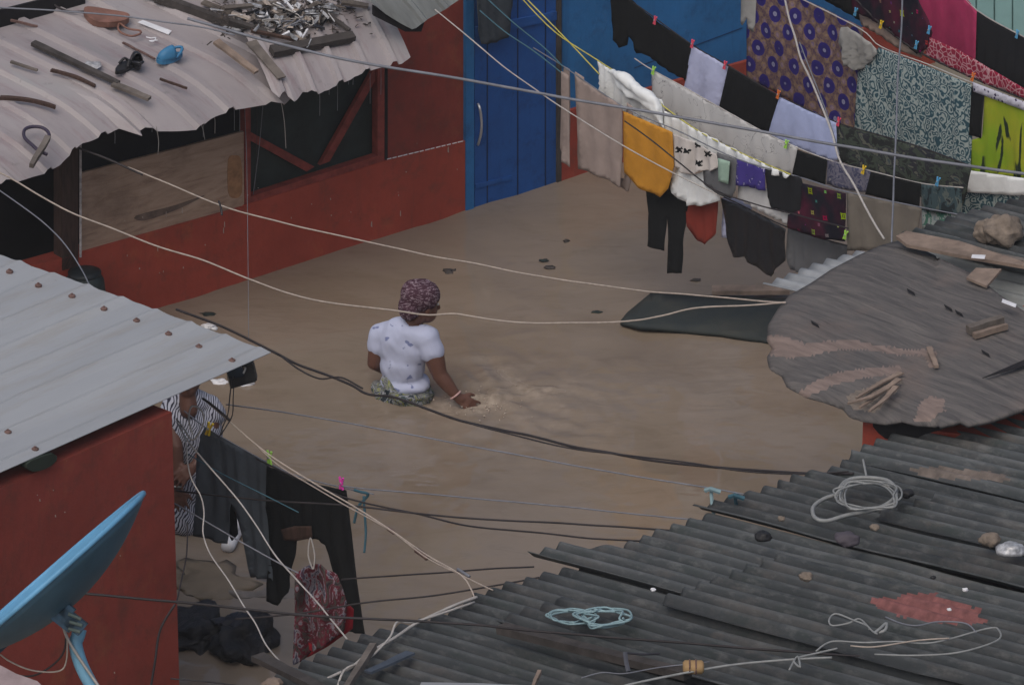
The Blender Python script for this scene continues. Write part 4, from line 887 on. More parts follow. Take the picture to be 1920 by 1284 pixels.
crumple('rock_body', PT.at(1880, 432, .08), (.115, .10, .085), MAT['rock'], None, None, 2, sub=4, parent=rk); crumple('rock_lump', PT.at(1850, 434, .06), (.07, .07, .07), MAT['rock'], None, None, 7, sub=4, parent=rk)
for (x, y, w_, lb) in ((1823, 477, 25, 'white paper scrap above the tan loose board'), (1880, 560, 26, 'white paper scrap at the right edge of the plywood')):
    onroof(PW, [(x, y), (x+w_, y+(1 if w_ == 25 else 10)), (x+w_-2, y+(8 if w_ == 25 else 16)), (x-2, y+6)], .003, MAT['white'], 'paper_scrap', lb, 'paper', off=.08)
# teal wall, top right
PTL = Plane(oz(1800, 120, 0), Vector((-.1, -1, 0)))
tw = empty('teal_fence', PTL.at(1850, 80), 'pale teal metal sheet fence at the top right corner', 'fence')
for k in range(14):
    x = 1560+k*34; slab('fence_panel', [(x, 240), (x, -120), (x+31, -120), (x+31, 240)], PTL, .02, plain('pale_teal_paint', (.24, .42, .42), .5, .12, 4) if k == 0 else bpy.data.materials['pale_teal_paint'], tw, 0)
slab('fence_backing', [(1560, 240), (1560, -118), (2036, -118), (2036, 240)], PTL, .02, plain('teal_paint_dark', (.17, .32, .32)), tw, -.025)

# ------------------------------------------------------------------ floating dark slab
PM = plane3(oz(1165, 606, .05), oz(1222, 552, .05), oz(1440, 640, .045))
mat_p = [(1163, 606), (1176, 590), (1220, 553), (1300, 556), (1400, 560), (1500, 566), (1540, 640), (1500, 650), (1440, 642), (1350, 628), (1260, 620), (1200, 615)]
V, Fc = cdt(mat_p, 14); vs = [PM.at(x, y, -.018+.010*noise.noise(Vector((x*.02, y*.04, 0)))-.010*math.exp(-distpoly(x, y, mat_p)/5)) for x, y in V]
b = NB('wet_dark_green_mattress', .75, .2); nz = b.noise(b.map(), 3, 6, .6); b.col(b.ramp(nz.outputs[0], [(.3, (.024, .032, .036)), (.55, (.038, .044, .042)), (.75, (.060, .060, .052))]))
mk('mattress', vs, Fc, b.m, solid=.03, smooth=True, label='dark green mattress half sunk in the flood water', cat='mattress')
stick('plank', Plane(oz(1400, 548, .04), Vector((0, 0, 1))), (1335, 548), (1480, 548), .10, .03, MAT['plank'], 'tan plank floating behind the dark mattress', off=.0)

# ------------------------------------------------------------------ floating bits on the water
def flo(x, y, rx, ry, m, lb, cat='debris', seed=0, h=.01): return crumple('debris', oz(x, y, .0), (rx, ry, h), m, lb, cat, seed, sub=3, k1=.7, k2=.35)
flo(842, 509, .045, .04, MAT['plankdark'], 'dark bark piece floating behind the person', seed=1)
flo(1062, 452, .02, .02, MAT['plankdark'], 'dark scrap floating below the striped towel', seed=12)
for i, (x, y, r, lb) in enumerate(((1020, 488, .03, 'dark scrap floating right of the bark piece, nearer the wall'), (1030, 501, .035, 'greenish scrap just below the dark floating scrap'), (1118, 585, .03, 'green scum drifting left of the dark mattress'), (1305, 525, .03, 'dark scrap below the red hanging shorts'), (390, 588, .04, 'dark scrap near the zinc roof edge'))):
    flo(x, y, r, r*.6, MAT['plankdark'] if i % 2 else MAT['net'], lb, 'scrap', seed=20+i, h=.006)
flo(392, 613, .05, .035, MAT['white'], 'white plastic scrap just beyond the zinc roof edge', 'plastic scrap', 31, .02)
flo(412, 716, .05, .03, MAT['white'], 'white plastic scrap under the zinc roof corner, left one', 'plastic scrap', 32, .02)
flo(458, 720, .06, .025, MAT['white'], 'white plastic scrap under the floodlight at the zinc roof corner', 'plastic scrap', 33, .02)
sp_ = Plane(oz(436, 1008, .03), Vector((0, 0, 1)))
sh_ = empty('shoe', sp_.o, 'white shoe with dark tongue beside the hem of the grey trousers', 'shoe'); sa = oz(424, 1030, .03)-oz(446, 990, .03); sa.normalize(); sb_ = Vector((-sa.y, sa.x, 0))
vs, fs = blob('shoe', [('c', [sp_.o+sa*.10, sp_.o, sp_.o-sa*.09], [.045, .040, .042]), ('c', [sp_.o-sa*.08+Vector((0, 0, .05)), sp_.o-sa*.02+Vector((0, 0, .04))], [.035, .03])], None, None, .008, 4); mk('upper', vs, fs, MAT['white'], sh_, smooth=True)
crumple('tongue', sp_.o+Vector((0, 0, .045))-sa*.01, (.014, .045, .02), MAT['rubber'], None, None, 3, sub=3, parent=sh_)
# submerged pale slab + black bags
flo(530, 1108, .30, .16, plain('wet_concrete', (.17, .15, .135), .6, .3, 8), 'wet pale concrete step just breaking the water', 'step', 40, .008)
flo(395, 1085, .25, .22, plain('ochre_mud', (.185, .145, .10), .4, .15, 6), 'ochre mud heap showing beside the left shack', 'mud heap', 41, .010)
bgs = empty('rubbish_bag', oz(450, 1230, 0), 'large black plastic rubbish bag in the water at the bottom left', 'rubbish bag')
crumple('bag_body', oz(455, 1205, .04), (.17, .22, .13), MAT['bagplastic'], None, None, 3, sub=5, parent=bgs, k1=.6, k2=.12)
crumple('bag_fold', oz(440, 1172, .12), (.10, .08, .06), plain('grey_sheen_plastic', (.022, .024, .034), .6), None, None, 4, sub=4, parent=bgs, k1=.5, k2=.3)
crumple('rubbish_bag', oz(372, 1182, .01), (.17, .24, .10), MAT['bagplastic'], 'flat black plastic bag between the left shack and the large bag', 'rubbish bag', 6, sub=5, k1=.6, k2=.12)

# ------------------------------------------------------------------ laundry
def hang(name, outline, pl, m, label, cat, amp=.016, lam=.11, seed=0, off=0.0, step=7, parent=None, smoothn=0, top=None, group='laundry hung over the flooded yard'):
    P = smoothpoly(outline, smoothn) if smoothn else outline
    V, Fc = cdt(P, step); vs, uv = [], []; zt = max(pl.at(x, y).z for x, y in P)
    for x, y in V:
        q = pl.at(x, y); s, t = pl.st(q); drop = min(1, distpoly_top(x, y, P)/45)
        ph = 1.3*noise.noise(Vector((s*2, t*1.5, seed)))
        A_ = .85*amp*(.25+.75*drop)
        h = A_*(math.sin(2*math.pi*(s/lam+ph+.6*t))*.6+1.3*noise.noise(Vector((s*9, t*1.6, seed+5)))+.7*noise.noise(Vector((s*22, t*6, seed+9))))
        vs.append(q+pl.n*(h+off)); uv.append((s, t))
    o = mk(name, vs, Fc, m, parent, uv=uv, smooth=True, solid=.004, label=label, cat=cat, group=(group if parent is None else None)); return o
def distpoly_top(x, y, P):
    ys = []; n = len(P)
    for i in range(n):
        ax, ay = P[i]; bx, by = P[(i+1) % n]
        if (ax-x)*(bx-x) <= 0 and abs(bx-ax) > 1e-6:
            yy = ay+(by-ay)*(x-ax)/(bx-ax)
            if yy <= y+.5: ys.append(yy)
    return y-min(ys) if ys else 0
ZL = 1.5
L1 = vplane(oz(1055, 125, ZL), oz(1588, 360, ZL)); L2 = vplane(oz(1120, 112, ZL), oz(1480, 315, ZL)); L3 = vplane(oz(1222, 130, ZL), oz(1640, 325, ZL)); L4 = vplane(oz(1145, -8, ZL), oz(1600, 245, ZL))
L5 = vplane(oz(1500, 0, ZL), oz(1920, 190, ZL)); L6 = vplane(oz(1600, -10, ZL), oz(1920, 150, ZL)); L7 = vplane(oz(1716, -60, ZL), oz(1925, 75, ZL)); L0 = vplane(oz(1210, 310, 1.05), oz(1590, 462, 1.05))
L1b = vplane(oz(1600, 245, ZL), oz(1930, 345, ZL))
H = hang
bt = H('towel', [(1078, 140), (1115, 166), (1166, 198), (1166, 300), (1164, 352), (1140, 338), (1100, 322), (1086, 316), (1084, 240)], L1, MAT['c_brown'], 'taupe brown towel folded in pleats beside the blue door', 'towel', .012, .2, 1)
H('pleat', [(1164, 196), (1175, 205), (1174, 300), (1171, 345), (1166, 364), (1140, 345), (1128, 330), (1160, 340)], L1, MAT['c_brown'], None, None, .008, .2, 61, off=-.05, parent=bt)
H('pleat', [(1055, 125), (1066, 131), (1066, 296), (1052, 292), (1048, 278), (1050, 200)], L1, MAT['c_brown'], None, None, .01, .2, 62, off=-.01, parent=bt)
H('pleat', [(1064, 130), (1078, 139), (1080, 310), (1064, 300)], L1, MAT['c_brown'], None, None, .012, .1, 63, off=.05, parent=bt)
H('pleat', [(1074, 136), (1090, 147), (1096, 322), (1080, 318)], L1, MAT['c_brown'], None, None, .012, .1, 64, off=-.02, parent=bt)
H('towel', [(1176, 207), (1268, 246), (1270, 310), (1258, 352), (1246, 367), (1205, 350), (1177, 322)], L1, MAT['c_orange'], 'mustard orange towel next to the brown towel', 'towel', .008, .2, 2, off=.03)
wsh = H('sheet', [(1120, 114), (1150, 134), (1178, 142), (1192, 160), (1238, 188), (1246, 208), (1300, 240), (1400, 292), (1482, 328), (1478, 334), (1430, 322), (1380, 306), (1345, 296), (1300, 272), (1260, 262), (1200, 226), (1150, 196), (1122, 176)], L2, MAT['c_white'], 'bright white sheet bunched along the line behind the orange towel', 'sheet', .045, .10, 3, off=.0, step=5)
bq = lambda pts, rr: ('c', [L2.at(x, y, o) for x, y, o in pts], rr)
vs, fs = blob('bunch', [bq([(1142, 134, .02), (1158, 140, .05), (1172, 147, .06), (1184, 160, .05), (1198, 170, .06), (1214, 180, .05), (1228, 190, .04), (1238, 204, .02)], [.012, .03, .045, .038, .030, .040, .026, .02]),
    bq([(1152, 144, .03), (1164, 158, .03), (1180, 172, .03), (1200, 182, .04), (1220, 194, .04), (1236, 214, .03), (1240, 236, .02)], [.02, .03, .045, .035, .042, .03, .012]), bq([(1226, 186, .05), (1232, 204, .05), (1236, 224, .04), (1246, 244, .03)], [.012, .016, .014, .008])], None, None, .010, 5)
vs = [v+L2.n*(.012*noise.noise(v*14+Vector((0, 0, v.x*9))))+Vector((0, 0, .010*noise.noise(v*19))) for v in vs]
mk('sheet_bunch', vs, fs, MAT['c_white'], wsh, smooth=True)
H('shirt', [(1268, 308), (1300, 328), (1330, 318), (1324, 340), (1346, 362), (1345, 378), (1310, 388), (1288, 386), (1264, 368), (1254, 348), (1262, 325)], L1, MAT['c_white'], 'rounded white hem bulging below the bow printed top', 'shirt', .03, .09, 44, off=-.015)
# bunch on top of the white sheet
BP = [(1267, 250), (1300, 262), (1347, 288), (1352, 312), (1336, 320), (1318, 318), (1300, 330), (1286, 322), (1268, 312)]
bo = H('shirt', BP, L1, MAT['c_bow'], 'white top with small black bows between orange towel and grey shirt', 'shirt', .03, .12, 4, off=.02, step=2.6)
bo.data.materials.append(MAT['c_black']); Vb, Fb = cdt(BP, 2.6); cr = []
for cx, cy, an, sz in ((1278, 280, .6, 8), (1293, 282, .9, 6), (1313, 271, .4, 7), (1332, 287, .5, 8), (1315, 304, .8, 8)):
    for a2 in (an, an+1.9):
        dx, dy = math.cos(a2)*sz, math.sin(a2)*sz; cr.append(([(cx-dx-dy*.28, cy-dy+dx*.28), (cx+dx-dy*.28, cy+dy+dx*.28), (cx+dx+dy*.28, cy+dy-dx*.28), (cx-dx+dy*.28, cy-dy-dx*.28)], 1))
paintfaces(Vb, Fb, bo, cr, 0)
g_ = H('shirt', [(1345, 286), (1382, 300), (1380, 356), (1368, 374), (1340, 360), (1320, 345), (1318, 320), (1342, 314)], L1, MAT['c_grey'], 'grey shirt with a mint green panel', 'shirt', .01, .12, 5, off=.0)
H('print_panel', [(1351, 295), (1373, 302), (1370, 344), (1352, 338)], L1, MAT['c_mint'], None, None, .002, .2, 6, off=.02, parent=g_)
H('shorts', [(1380, 298), (1435, 318), (1434, 358), (1408, 352), (1378, 346)], L1, MAT['p_purple'], 'deep purple shorts with pale stars', 'shorts', .012, .08, 7)
H('cloth', [(1376, 348), (1408, 354), (1436, 358), (1480, 398), (1478, 430), (1420, 402), (1374, 378)], L1, MAT['c_white2'], 'grubby white cloth below the purple shorts', 'cloth', .015, .07, 8, off=-.04)
H('shirt', [(1434, 317), (1502, 332), (1508, 360), (1504, 400), (1470, 398), (1448, 390), (1437, 370)], L1, MAT['c_black2'], 'black t-shirt sagging beside the purple shorts', 'shirt', .014, .1, 9)
H('wrapper_cloth', [(1506, 343), (1588, 362), (1586, 452), (1540, 446), (1478, 426), (1480, 402), (1504, 392)], L1, MAT['p_multi'], 'black cloth with coloured diamonds and rings in the lower row', 'cloth', .01, .12, 10, off=.01)
H('cloth', [(1588, 360), (1660, 376), (1728, 390), (1722, 424), (1718, 470), (1590, 470)], L1, MAT['c_olive'], 'grey brown cloth above the peak of the plywood roof', 'cloth', .012, .14, 11)
H('cloth', [(1222, 132), (1290, 168), (1440, 252), (1496, 276), (1486, 330), (1400, 296), (1300, 246), (1240, 205), (1222, 180)], L3, MAT['p_sketch'], 'off white cloth with faint grey line drawings', 'cloth', .012, .12, 12)
H('shirt', [(1493, 281), (1551, 300), (1548, 346), (1485, 330)], L3, MAT['c_black'], 'small black square of cloth right of the sketch printed cloth', 'cloth', .008, .1, 13)
H('cloth', [(1552, 298), (1638, 324), (1628, 362), (1580, 355), (1550, 345)], L3, MAT['p_greyfloral'], 'grey violet floral cloth in the middle row', 'cloth', .012, .1, 14)
H('cloth', [(1634, 322), (1728, 344), (1726, 388), (1624, 364)], L3, MAT['c_black'], 'black cloth with red edge in the middle row', 'cloth', .008, .1, 15, off=.005)
H('cloth', [(1728, 345), (1802, 352), (1804, 404), (1728, 394)], L3, MAT['p_camo2'], 'teal and black mottled cloth at the right end of the middle row', 'cloth', .012, .1, 16)
H('cloth', [(1722, 392), (1804, 402), (1800, 430), (1722, 432)], L3, MAT['p_leaf'], 'white and green leaf cloth low on the right', 'cloth', .012, .09, 17, off=-.03)
H('jacket', [(1144, -20), (1165, -20), (1200, 15), (1230, 40), (1297, 84), (1294, 110), (1286, 152), (1262, 140), (1240, 124), (1222, 112), (1204, 100), (1196, 100), (1188, 80), (1177, 62), (1172, 86), (1162, 90), (1148, 76), (1144, 40)], L4, MAT['c_black'], 'black garment with a hanging sleeve against the blue wall', 'garment', .016, .09, 18)
H('shirt', [(1297, 86), (1366, 124), (1356, 165), (1346, 207), (1312, 190), (1282, 172)], L4, MAT['c_lav'], 'white lavender tinted cloth between two black garments', 'cloth', .018, .06, 19)
H('skirt', [(1366, 125), (1463, 181), (1455, 205), (1440, 252), (1348, 205), (1356, 168)], L4, MAT['c_black'], 'plain black skirt in the upper row', 'skirt', .006, .15, 20)
H('shirt', [(1462, 182), (1520, 208), (1570, 230), (1578, 302), (1555, 300), (1500, 280), (1440, 256), (1444, 238)], L4, MAT['c_lav2'], 'pale blue square cloth in the upper row', 'cloth', .005, .2, 21)
H('trousers', [(1568, 232), (1600, 240), (1640, 252), (1720, 275), (1805, 306), (1822, 314), (1812, 360), (1800, 402), (1760, 392), (1700, 350), (1625, 326), (1574, 302)], L4, MAT['p_camo'], 'camouflage trousers stretched along the upper row', 'trousers', .014, .1, 22)
H('wrapper_cloth', [(1392, -70), (1480, -70), (1500, 0), (1612, 55), (1614, 130), (1614, 236), (1640, 250), (1640, 258), (1540, 232), (1460, 182), (1395, 150)], L5, MAT['p_flower'], 'large gold cloth printed with blue flowers', 'cloth', .012, .22, 23, off=-.03)
H('bag_cloth', [(1585, 58), (1600, 48), (1655, 88), (1648, 105), (1625, 127), (1600, 124), (1585, 98)], L5, MAT['c_bag'], 'limp grey net cloth between flower and scroll cloths', 'cloth', .06, .09, 24, off=.05, smoothn=2)
H('wrapper_cloth', [(1652, 88), (1740, 122), (1826, 158), (1824, 314), (1760, 290), (1700, 278), (1606, 246), (1613, 135), (1638, 112)], L5, MAT['p_scroll'], 'large teal cloth with pale scroll pattern', 'cloth', .010, .24, 25, off=.02)
H('cloth', [(1827, 160), (1850, 170), (1843, 258), (1822, 252)], L5, MAT['c_black'], 'narrow black cloth beside the lime green cloth', 'cloth', .008, .08, 26, off=.02)
H('cloth', [(1849, 176), (1930, 200), (1930, 336), (1820, 322), (1824, 262), (1844, 256)], L5, MAT['p_green'], 'lime green cloth with dark leaf shapes at the right edge', 'cloth', .012, .12, 27, off=.01)
H('towel', [(1830, 152), (1930, 190), (1930, 206), (1832, 170)], L5, MAT['p_letters'], 'white band with dark marks above the lime green cloth', 'towel', .004, .1, 28, off=.03)
H('wrapper_cloth', [(1590, -40), (1700, -40), (1742, 40), (1748, 62), (1738, 92), (1718, 102), (1690, 78), (1650, 46), (1600, 20)], L6, MAT['p_multi'], 'black cloth with coloured motifs at the top beside the pink cloth', 'cloth', .012, .1, 29)
H('cloth', [(1600, 28), (1640, 42), (1690, 76), (1722, 98), (1716, 112), (1680, 100), (1640, 72), (1604, 50)], L6, MAT['c_beige'], 'beige strip of cloth under the dark motif cloth', 'cloth', .016, .07, 30, off=-.05)
H('cloth', [(1738, 68), (1800, 96), (1930, 172), (1930, 190), (1828, 150), (1735, 106)], L6, MAT['p_lattice'], 'red cloth with white lattice lines under the pink cloth', 'cloth', .01, .1, 31)
H('cloth', [(1714, -40), (1780, -40), (1832, 22), (1829, 116), (1742, 78), (1715, 40)], L7, MAT['c_pink'], 'plain raspberry pink cloth at the top right', 'cloth', .006, .2, 32)
H('cloth', [(1832, 22), (1930, 76), (1930, 176), (1829, 118)], L7, MAT['c_black2'], 'black cloth right of the raspberry pink cloth', 'cloth', .010, .12, 33)
H('cloth', [(1440, -60), (1600, -60), (1605, 50), (1590, 44), (1500, -4)], L6, MAT['c_black'], 'black cloth behind the blue flowered cloth at the top edge', 'cloth', .01, .1, 34, off=-.1)
H('trousers', [(1210, 318), (1240, 326), (1284, 345), (1290, 384), (1284, 440), (1278, 512), (1252, 512), (1252, 450), (1250, 400), (1246, 470), (1213, 462), (1217, 400), (1213, 366)], L0, MAT['c_blackt'], 'small black trousers hanging low over the water below the orange towel', 'trousers', .010, .1, 35)
H('shorts', [(1285, 362), (1346, 372), (1345, 436), (1322, 458), (1302, 448), (1288, 424)], L0, MAT['c_rust'], 'rust red shorts beside the small black trousers', 'shorts', .016, .07, 36)
H('cloth', [(1342, 372), (1400, 386), (1378, 456), (1342, 450)], L0, MAT['c_lav'], 'pale lavender cloth behind the shiny black jacket', 'cloth', .012, .08, 37, off=-.06)
H('jacket', [(1356, 370), (1400, 388), (1440, 408), (1478, 428), (1474, 488), (1462, 500), (1447, 518), (1420, 498), (1398, 480), (1374, 482), (1366, 430)], L0, plain('shiny_black_nylon', (.010, .011, .015), .4, .3, 9, .5), 'shiny black jacket hanging in the lowest row', 'jacket', .022, .09, 38, off=.02)
H('sweater', [(1478, 428), (1530, 445), (1590, 462), (1586, 486), (1556, 496), (1520, 514), (1480, 506), (1474, 480)], L0, MAT['c_grey'], 'dark grey sweater at the end of the lowest row', 'sweater', .018, .09, 39)
H('towel', [(1805, 318), (1930, 336), (1930, 368), (1802, 360)], L1b, MAT['c_white'], 'white towel under the lime green cloth', 'towel', .008, .2, 40)
H('cloth', [(1802, 360), (1930, 368), (1930, 392), (1850, 398), (1800, 408)], L1b, MAT['p_scroll'], 'pale scroll printed cloth under the white towel on the right', 'cloth', .008, .2, 41, off=-.02)
H('garment', [(1366, -40), (1392, -40), (1391, 52), (1386, 68), (1378, 60), (1376, 40), (1368, 54), (1364, 50)], L4, MAT['c_bag'], 'pale grey sleeve hanging against the blue wall at the top', 'garment', .01, .06, 42, off=-.1)
H('garment', [(893, -40), (962, -40), (962, 12), (952, 70), (930, 80), (905, 84), (896, 60)], vplane(PA.at(890, 0, .12), PA.at(980, -20, .12)), MAT['c_greyblue'], 'dark grey garment hung on the upper blue door', 'garment', .02, .06, 43)
def clothesline(pl, pts, m, lb, r=.004):
    p = catmull([pl.at(x, y) for x, y in pts], 5); v, f = tube(p, r); mk('clothesline', v, f, m, smooth=True, label=lb, cat='clothesline')
CLN = clothesline
CLN(L1, [(1000, 90), (1055, 124), (1175, 204), (1268, 244), (1382, 298), (1505, 334), (1588, 360), (1728, 389), (1806, 404)], MAT['greywire'], 'line carrying the brown and orange towels')
CLN(L2, [(975, -6), (1040, 60), (1120, 113), (1192, 160), (1300, 240), (1400, 292), (1482, 327)], MAT['yellowwire'], 'yellow rope carrying the white sheet')
CLN(L2, [(985, -4), (1060, 72), (1124, 140)], MAT['yellowwire'], 'second yellow rope running down to the white sheet')
CLN(L3, [(1190, 110), (1222, 131), (1290, 168), (1440, 252), (1551, 299), (1638, 322), (1728, 344), (1806, 352)], MAT['whitewire'], 'line carrying the sketch printed cloth')
CLN(L4, [(1144, -22), (1200, 14), (1297, 84), (1366, 124), (1463, 181), (1570, 230), (1640, 251), (1720, 274), (1822, 312)], MAT['blackwire'], 'line carrying the black skirt and pale blue cloth')
CLN(L5, [(1490, -8), (1612, 54), (1652, 88), (1740, 121), (1826, 157), (1930, 199)], MAT['whitewire'], 'line carrying the teal scroll cloth')
CLN(L6, [(1596, -10), (1650, 44), (1720, 96), (1828, 148), (1930, 190)], MAT['blackwire'], 'dark line under the motif cloth and red lattice cloth', .007)
CLN(L7, [(1780, -42), (1832, 20), (1930, 75)], MAT['whitewire'], 'line carrying the pink cloth')
CLN(L0, [(1172, 290), (1210, 317), (1284, 346), (1356, 369), (1478, 427), (1590, 461)], MAT['blackwire'], 'lowest line carrying the shiny black jacket')

# left group of laundry
M1 = vplane(oz(375, 800, 1.35), oz(690, 925, 1.35)); M0 = vplane(oz(540, 1060, 1.3), oz(660, 1075, 1.3)); MZ = vplane(oz(320, 735, 1.2), oz(410, 760, 1.2))
H('trousers', [(384, 800), (440, 834), (504, 868), (508, 960), (512, 1088), (470, 1082), (456, 1000), (438, 940), (424, 1020), (362, 1004), (368, 930), (370, 850), (378, 812)], M1, MAT['c_greyt'], 'dark grey trousers pegged with a yellow peg', 'trousers', .018, .11, 51)
tr = H('trousers', [(503, 872), (560, 895), (602, 908), (652, 918), (662, 1000), (672, 1090), (686, 1186), (656, 1182), (636, 1110), (612, 1020), (600, 1010), (562, 1006), (552, 1050), (540, 1110), (522, 1134), (500, 1126), (506, 1020), (500, 950)], M1, MAT['c_blackt'], 'black trousers pegged with green and pink pegs', 'trousers', .016, .1, 52, off=.01)
H('belt_patch', [(535, 988), (560, 982), (592, 982), (594, 1004), (562, 1010), (540, 1008)], M1, MAT['post'], None, None, .004, .1, 53, off=.035, parent=tr)
H('sock', [(405, 940), (424, 948), (428, 1010), (418, 1022), (408, 1010)], M1, MAT['c_black'], 'black strip of cloth between the two pairs of trousers', 'cloth', .01, .06, 54, off=-.08)
dr = H('dress', [(556, 1070), (572, 1062), (600, 1060), (618, 1068), (632, 1078), (642, 1100), (650, 1130), (646, 1180), (630, 1192), (600, 1210), (572, 1235), (556, 1236), (553, 1150)], M0, MAT['p_paisley'], 'crimson paisley dress hanging over the corner of the shed roof', 'dress', .09, .13, 55, step=5)
H('lining', [(558, 1200), (580, 1216), (610, 1190), (634, 1168), (648, 1140), (658, 1150), (656, 1186), (620, 1212), (590, 1230), (560, 1246)], M0, MAT['c_red'], None, None, .012, .08, 56, off=-.05, parent=dr)
#crumple('collar', M0.at(583, 1085, .03), (.08, .05, .045), MAT['p_paisley'], None, None, 5, sub=3, parent=dr)
v, f = tube(catmull([M0.at(x, y, .02) for x, y in ((586, 1066), (578, 1040), (582, 1008), (590, 1040), (588, 1066))], 5), .004); mk('hanger_cord', v, f, MAT['whitewire'], dr)
CLN(M1, [(345, 770), (384, 800), (440, 833), (504, 868), (560, 893), (652, 916), (700, 926)], MAT['greywire'], 'line carrying the grey and black trousers')
# person-like figures are only one: the wading person (below)
# pegs
def peg(px, py, pl, m, label, s=1.0, tilt=0.0):
    c = pl.at(px, py, .02); t = empty('clothes_peg', c, label, 'clothes peg', 'pegs on the clotheslines'); up = Vector((0, 0, 1)); n = pl.n; e = up.cross(n).normalized()
    for sg in (-1, 1):
        a = c+e*(sg*.012*s)+up*(.03*s)+e*tilt*.03; b_ = c+e*(sg*.004*s); d_ = c+e*(sg*.009*s)-up*(.035*s)-e*tilt*.03; v, f = tube([a, b_, d_], .006*s, 6); mk('prong', v, f, m, t)
    v, f = tube([c-n*.012*s, c+n*.012*s], .005*s, 6); mk('spring', v, f, MAT['steel'], t)
for x, y, pl, m, lb in ((1228, 38, L4, 'pinkpeg', 'pink peg on the black sleeved garment'), (1298, 82, L4, 'pinkpeg', 'pink peg between black garment and lavender white cloth'), (1359, 122, L4, 'pinkpeg', 'pink peg at the right corner of the lavender white cloth'), (1459, 177, L4, 'orangepeg', 'orange peg at the corner of the pale blue cloth'),
                        (1572, 228, L4, 'pinkpeg', 'pink peg between pale blue cloth and camouflage trousers'), (1824, 144, L5, 'orangepeg', 'orange peg at the right corner of the teal scroll cloth'), (1225, 132, L3, 'greenpeg', 'green peg on the sketch printed cloth, upper left end'), (1474, 270, L3, 'greenpeg', 'green peg at the right end of the sketch printed cloth'),
                        (1619, 318, L3, 'yellowpeg', 'yellow peg on the grey floral cloth'), (1652, 46, L6, 'yellowpeg', 'yellow peg on the dark motif cloth at the top'), (1742, 56, L6, 'bluepeg', 'blue peg at the right corner of the dark motif cloth'), (1604, 22, L6, 'bluepeg', 'blue peg at the left corner of the dark motif cloth'), (1907, 64, L7, 'bluepeg', 'blue peg on the black cloth at the far right'),
                        (1758, 340, L3, 'bluepeg', 'blue peg on the teal mottled cloth'), (1809, 316, L1b, 'lilacpeg', 'lilac peg on the white towel'), (1585, 440, L1, 'greenpeg', 'pale green peg at the bottom of the diamond printed cloth'), (1718, 84, L6, 'bluepeg', 'blue peg on the beige strip')):
    peg(x, y, pl, MAT[m], lb, .9, .3)
peg(392, 803, M1, MAT['yellowpeg'], 'yellow peg on the dark grey trousers', 1.25, .5); peg(505, 857, M1, MAT['greenpeg'], 'lime green peg between grey and black trousers', 1.25); peg(640, 905, M1, MAT['magentapeg'], 'magenta peg on the black trousers', 1.1)

# ------------------------------------------------------------------ cables
CB = cable
CB('rope', [(-20, 315), (20, 335), (80, 370), (140, 402), (215, 430), (300, 464), (385, 490), (470, 525), (540, 550), (620, 568), (740, 582), (800, 590), (850, 588), (880, 592), (940, 601), (1000, 606), (1060, 606), (1180, 602), (1240, 592), (1300, 578), (1400, 572), (1474, 566)], 2.0, 1.95, .0052, MAT['cream'], 'cream rope sagging across the picture in front of the wading person', 'rope')
CB('rope', [(240, 314), (300, 338), (415, 386), (480, 405), (560, 425), (640, 443), (740, 465), (820, 482), (900, 496), (1000, 516), (1100, 531), (1200, 545), (1300, 553), (1400, 562), (1474, 567)], 1.3, 1.95, .0050, MAT['cream'], 'cream rope running above the wading person to the plywood roof', 'rope')
CB('cable', [(-20, 205), (60, 240), (140, 275), (200, 298), (245, 318), (268, 328)], 1.6, 1.3, .007, MAT['blackwire'], 'dark cable joining the upper cream rope at the plywood board')
CB('cable', [(410, 378), (414, 390), (416, 404)], 1.35, 1.3, .007, MAT['blackwire'], 'short dark knot hanging on the upper cream rope')
CB('cable', [(330, 580), (415, 612), (510, 658), (560, 684), (620, 706), (660, 722), (690, 738), (740, 745), (800, 766), (870, 790), (940, 806), (1000, 818), (1080, 838), (1150, 850), (1220, 862), (1300, 872), (1400, 880), (1500, 886), (1600, 888)], 1.4, 1.85, .0075, MAT['blackwire'], 'thick dark cable crossing below the wading person')
CB('cable', [(520, 662), (560, 692), (600, 710), (640, 708), (680, 728)], 1.45, 1.5, .005, MAT['blackwire'], 'dark wire looping under the thick dark cable')
CB('cable', [(870, 790), (960, 815), (1080, 842), (1200, 856), (1300, 868), (1400, 884), (1500, 888), (1590, 884)], 1.6, 1.85, .0045, MAT['blackwire'], 'thin dark wire twisted with the thick dark cable')
CB('cable', [(425, 758), (540, 774), (680, 798), (840, 828), (1000, 858), (1180, 890), (1340, 916), (1440, 937)], 1.6, 1.8, .0042, MAT['greywire'], 'thin grey wire crossing the water below the wading person')
CB('cable', [(640, 910), (700, 918), (850, 930), (1000, 944), (1160, 960), (1320, 976)], 1.35, 1.75, .0042, MAT['greywire'], 'thin grey wire ending at the shed eave, upper of three')
CB('cable', [(330, 920), (500, 938), (640, 946), (790, 963), (900, 972), (1080, 982), (1262, 994)], 1.3, 1.72, .0055, MAT['blackwire'], 'dark wire ending at the shed eave, middle of three')
CB('cable', [(480, 860), (640, 930), (790, 965), (880, 985), (1000, 997), (1120, 1010), (1222, 1014)], 1.4, 1.70, .005, MAT['blackwire'], 'dark wire ending at the shed eave, lowest of three')
CB('cable', [(640, 1086), (720, 1080), (820, 1074), (920, 1066), (1000, 1062)], 1.3, 1.7, .005, MAT['blackwire'], 'dark wire running behind the black trousers to the broken sheet')
CB('cable', [(440, 1160), (560, 1150), (680, 1130), (800, 1118), (900, 1102), (1010, 1082)], 1.2, 1.7, .005, MAT['blackwire'], 'dark wire rising from the black bags to the shed eave')
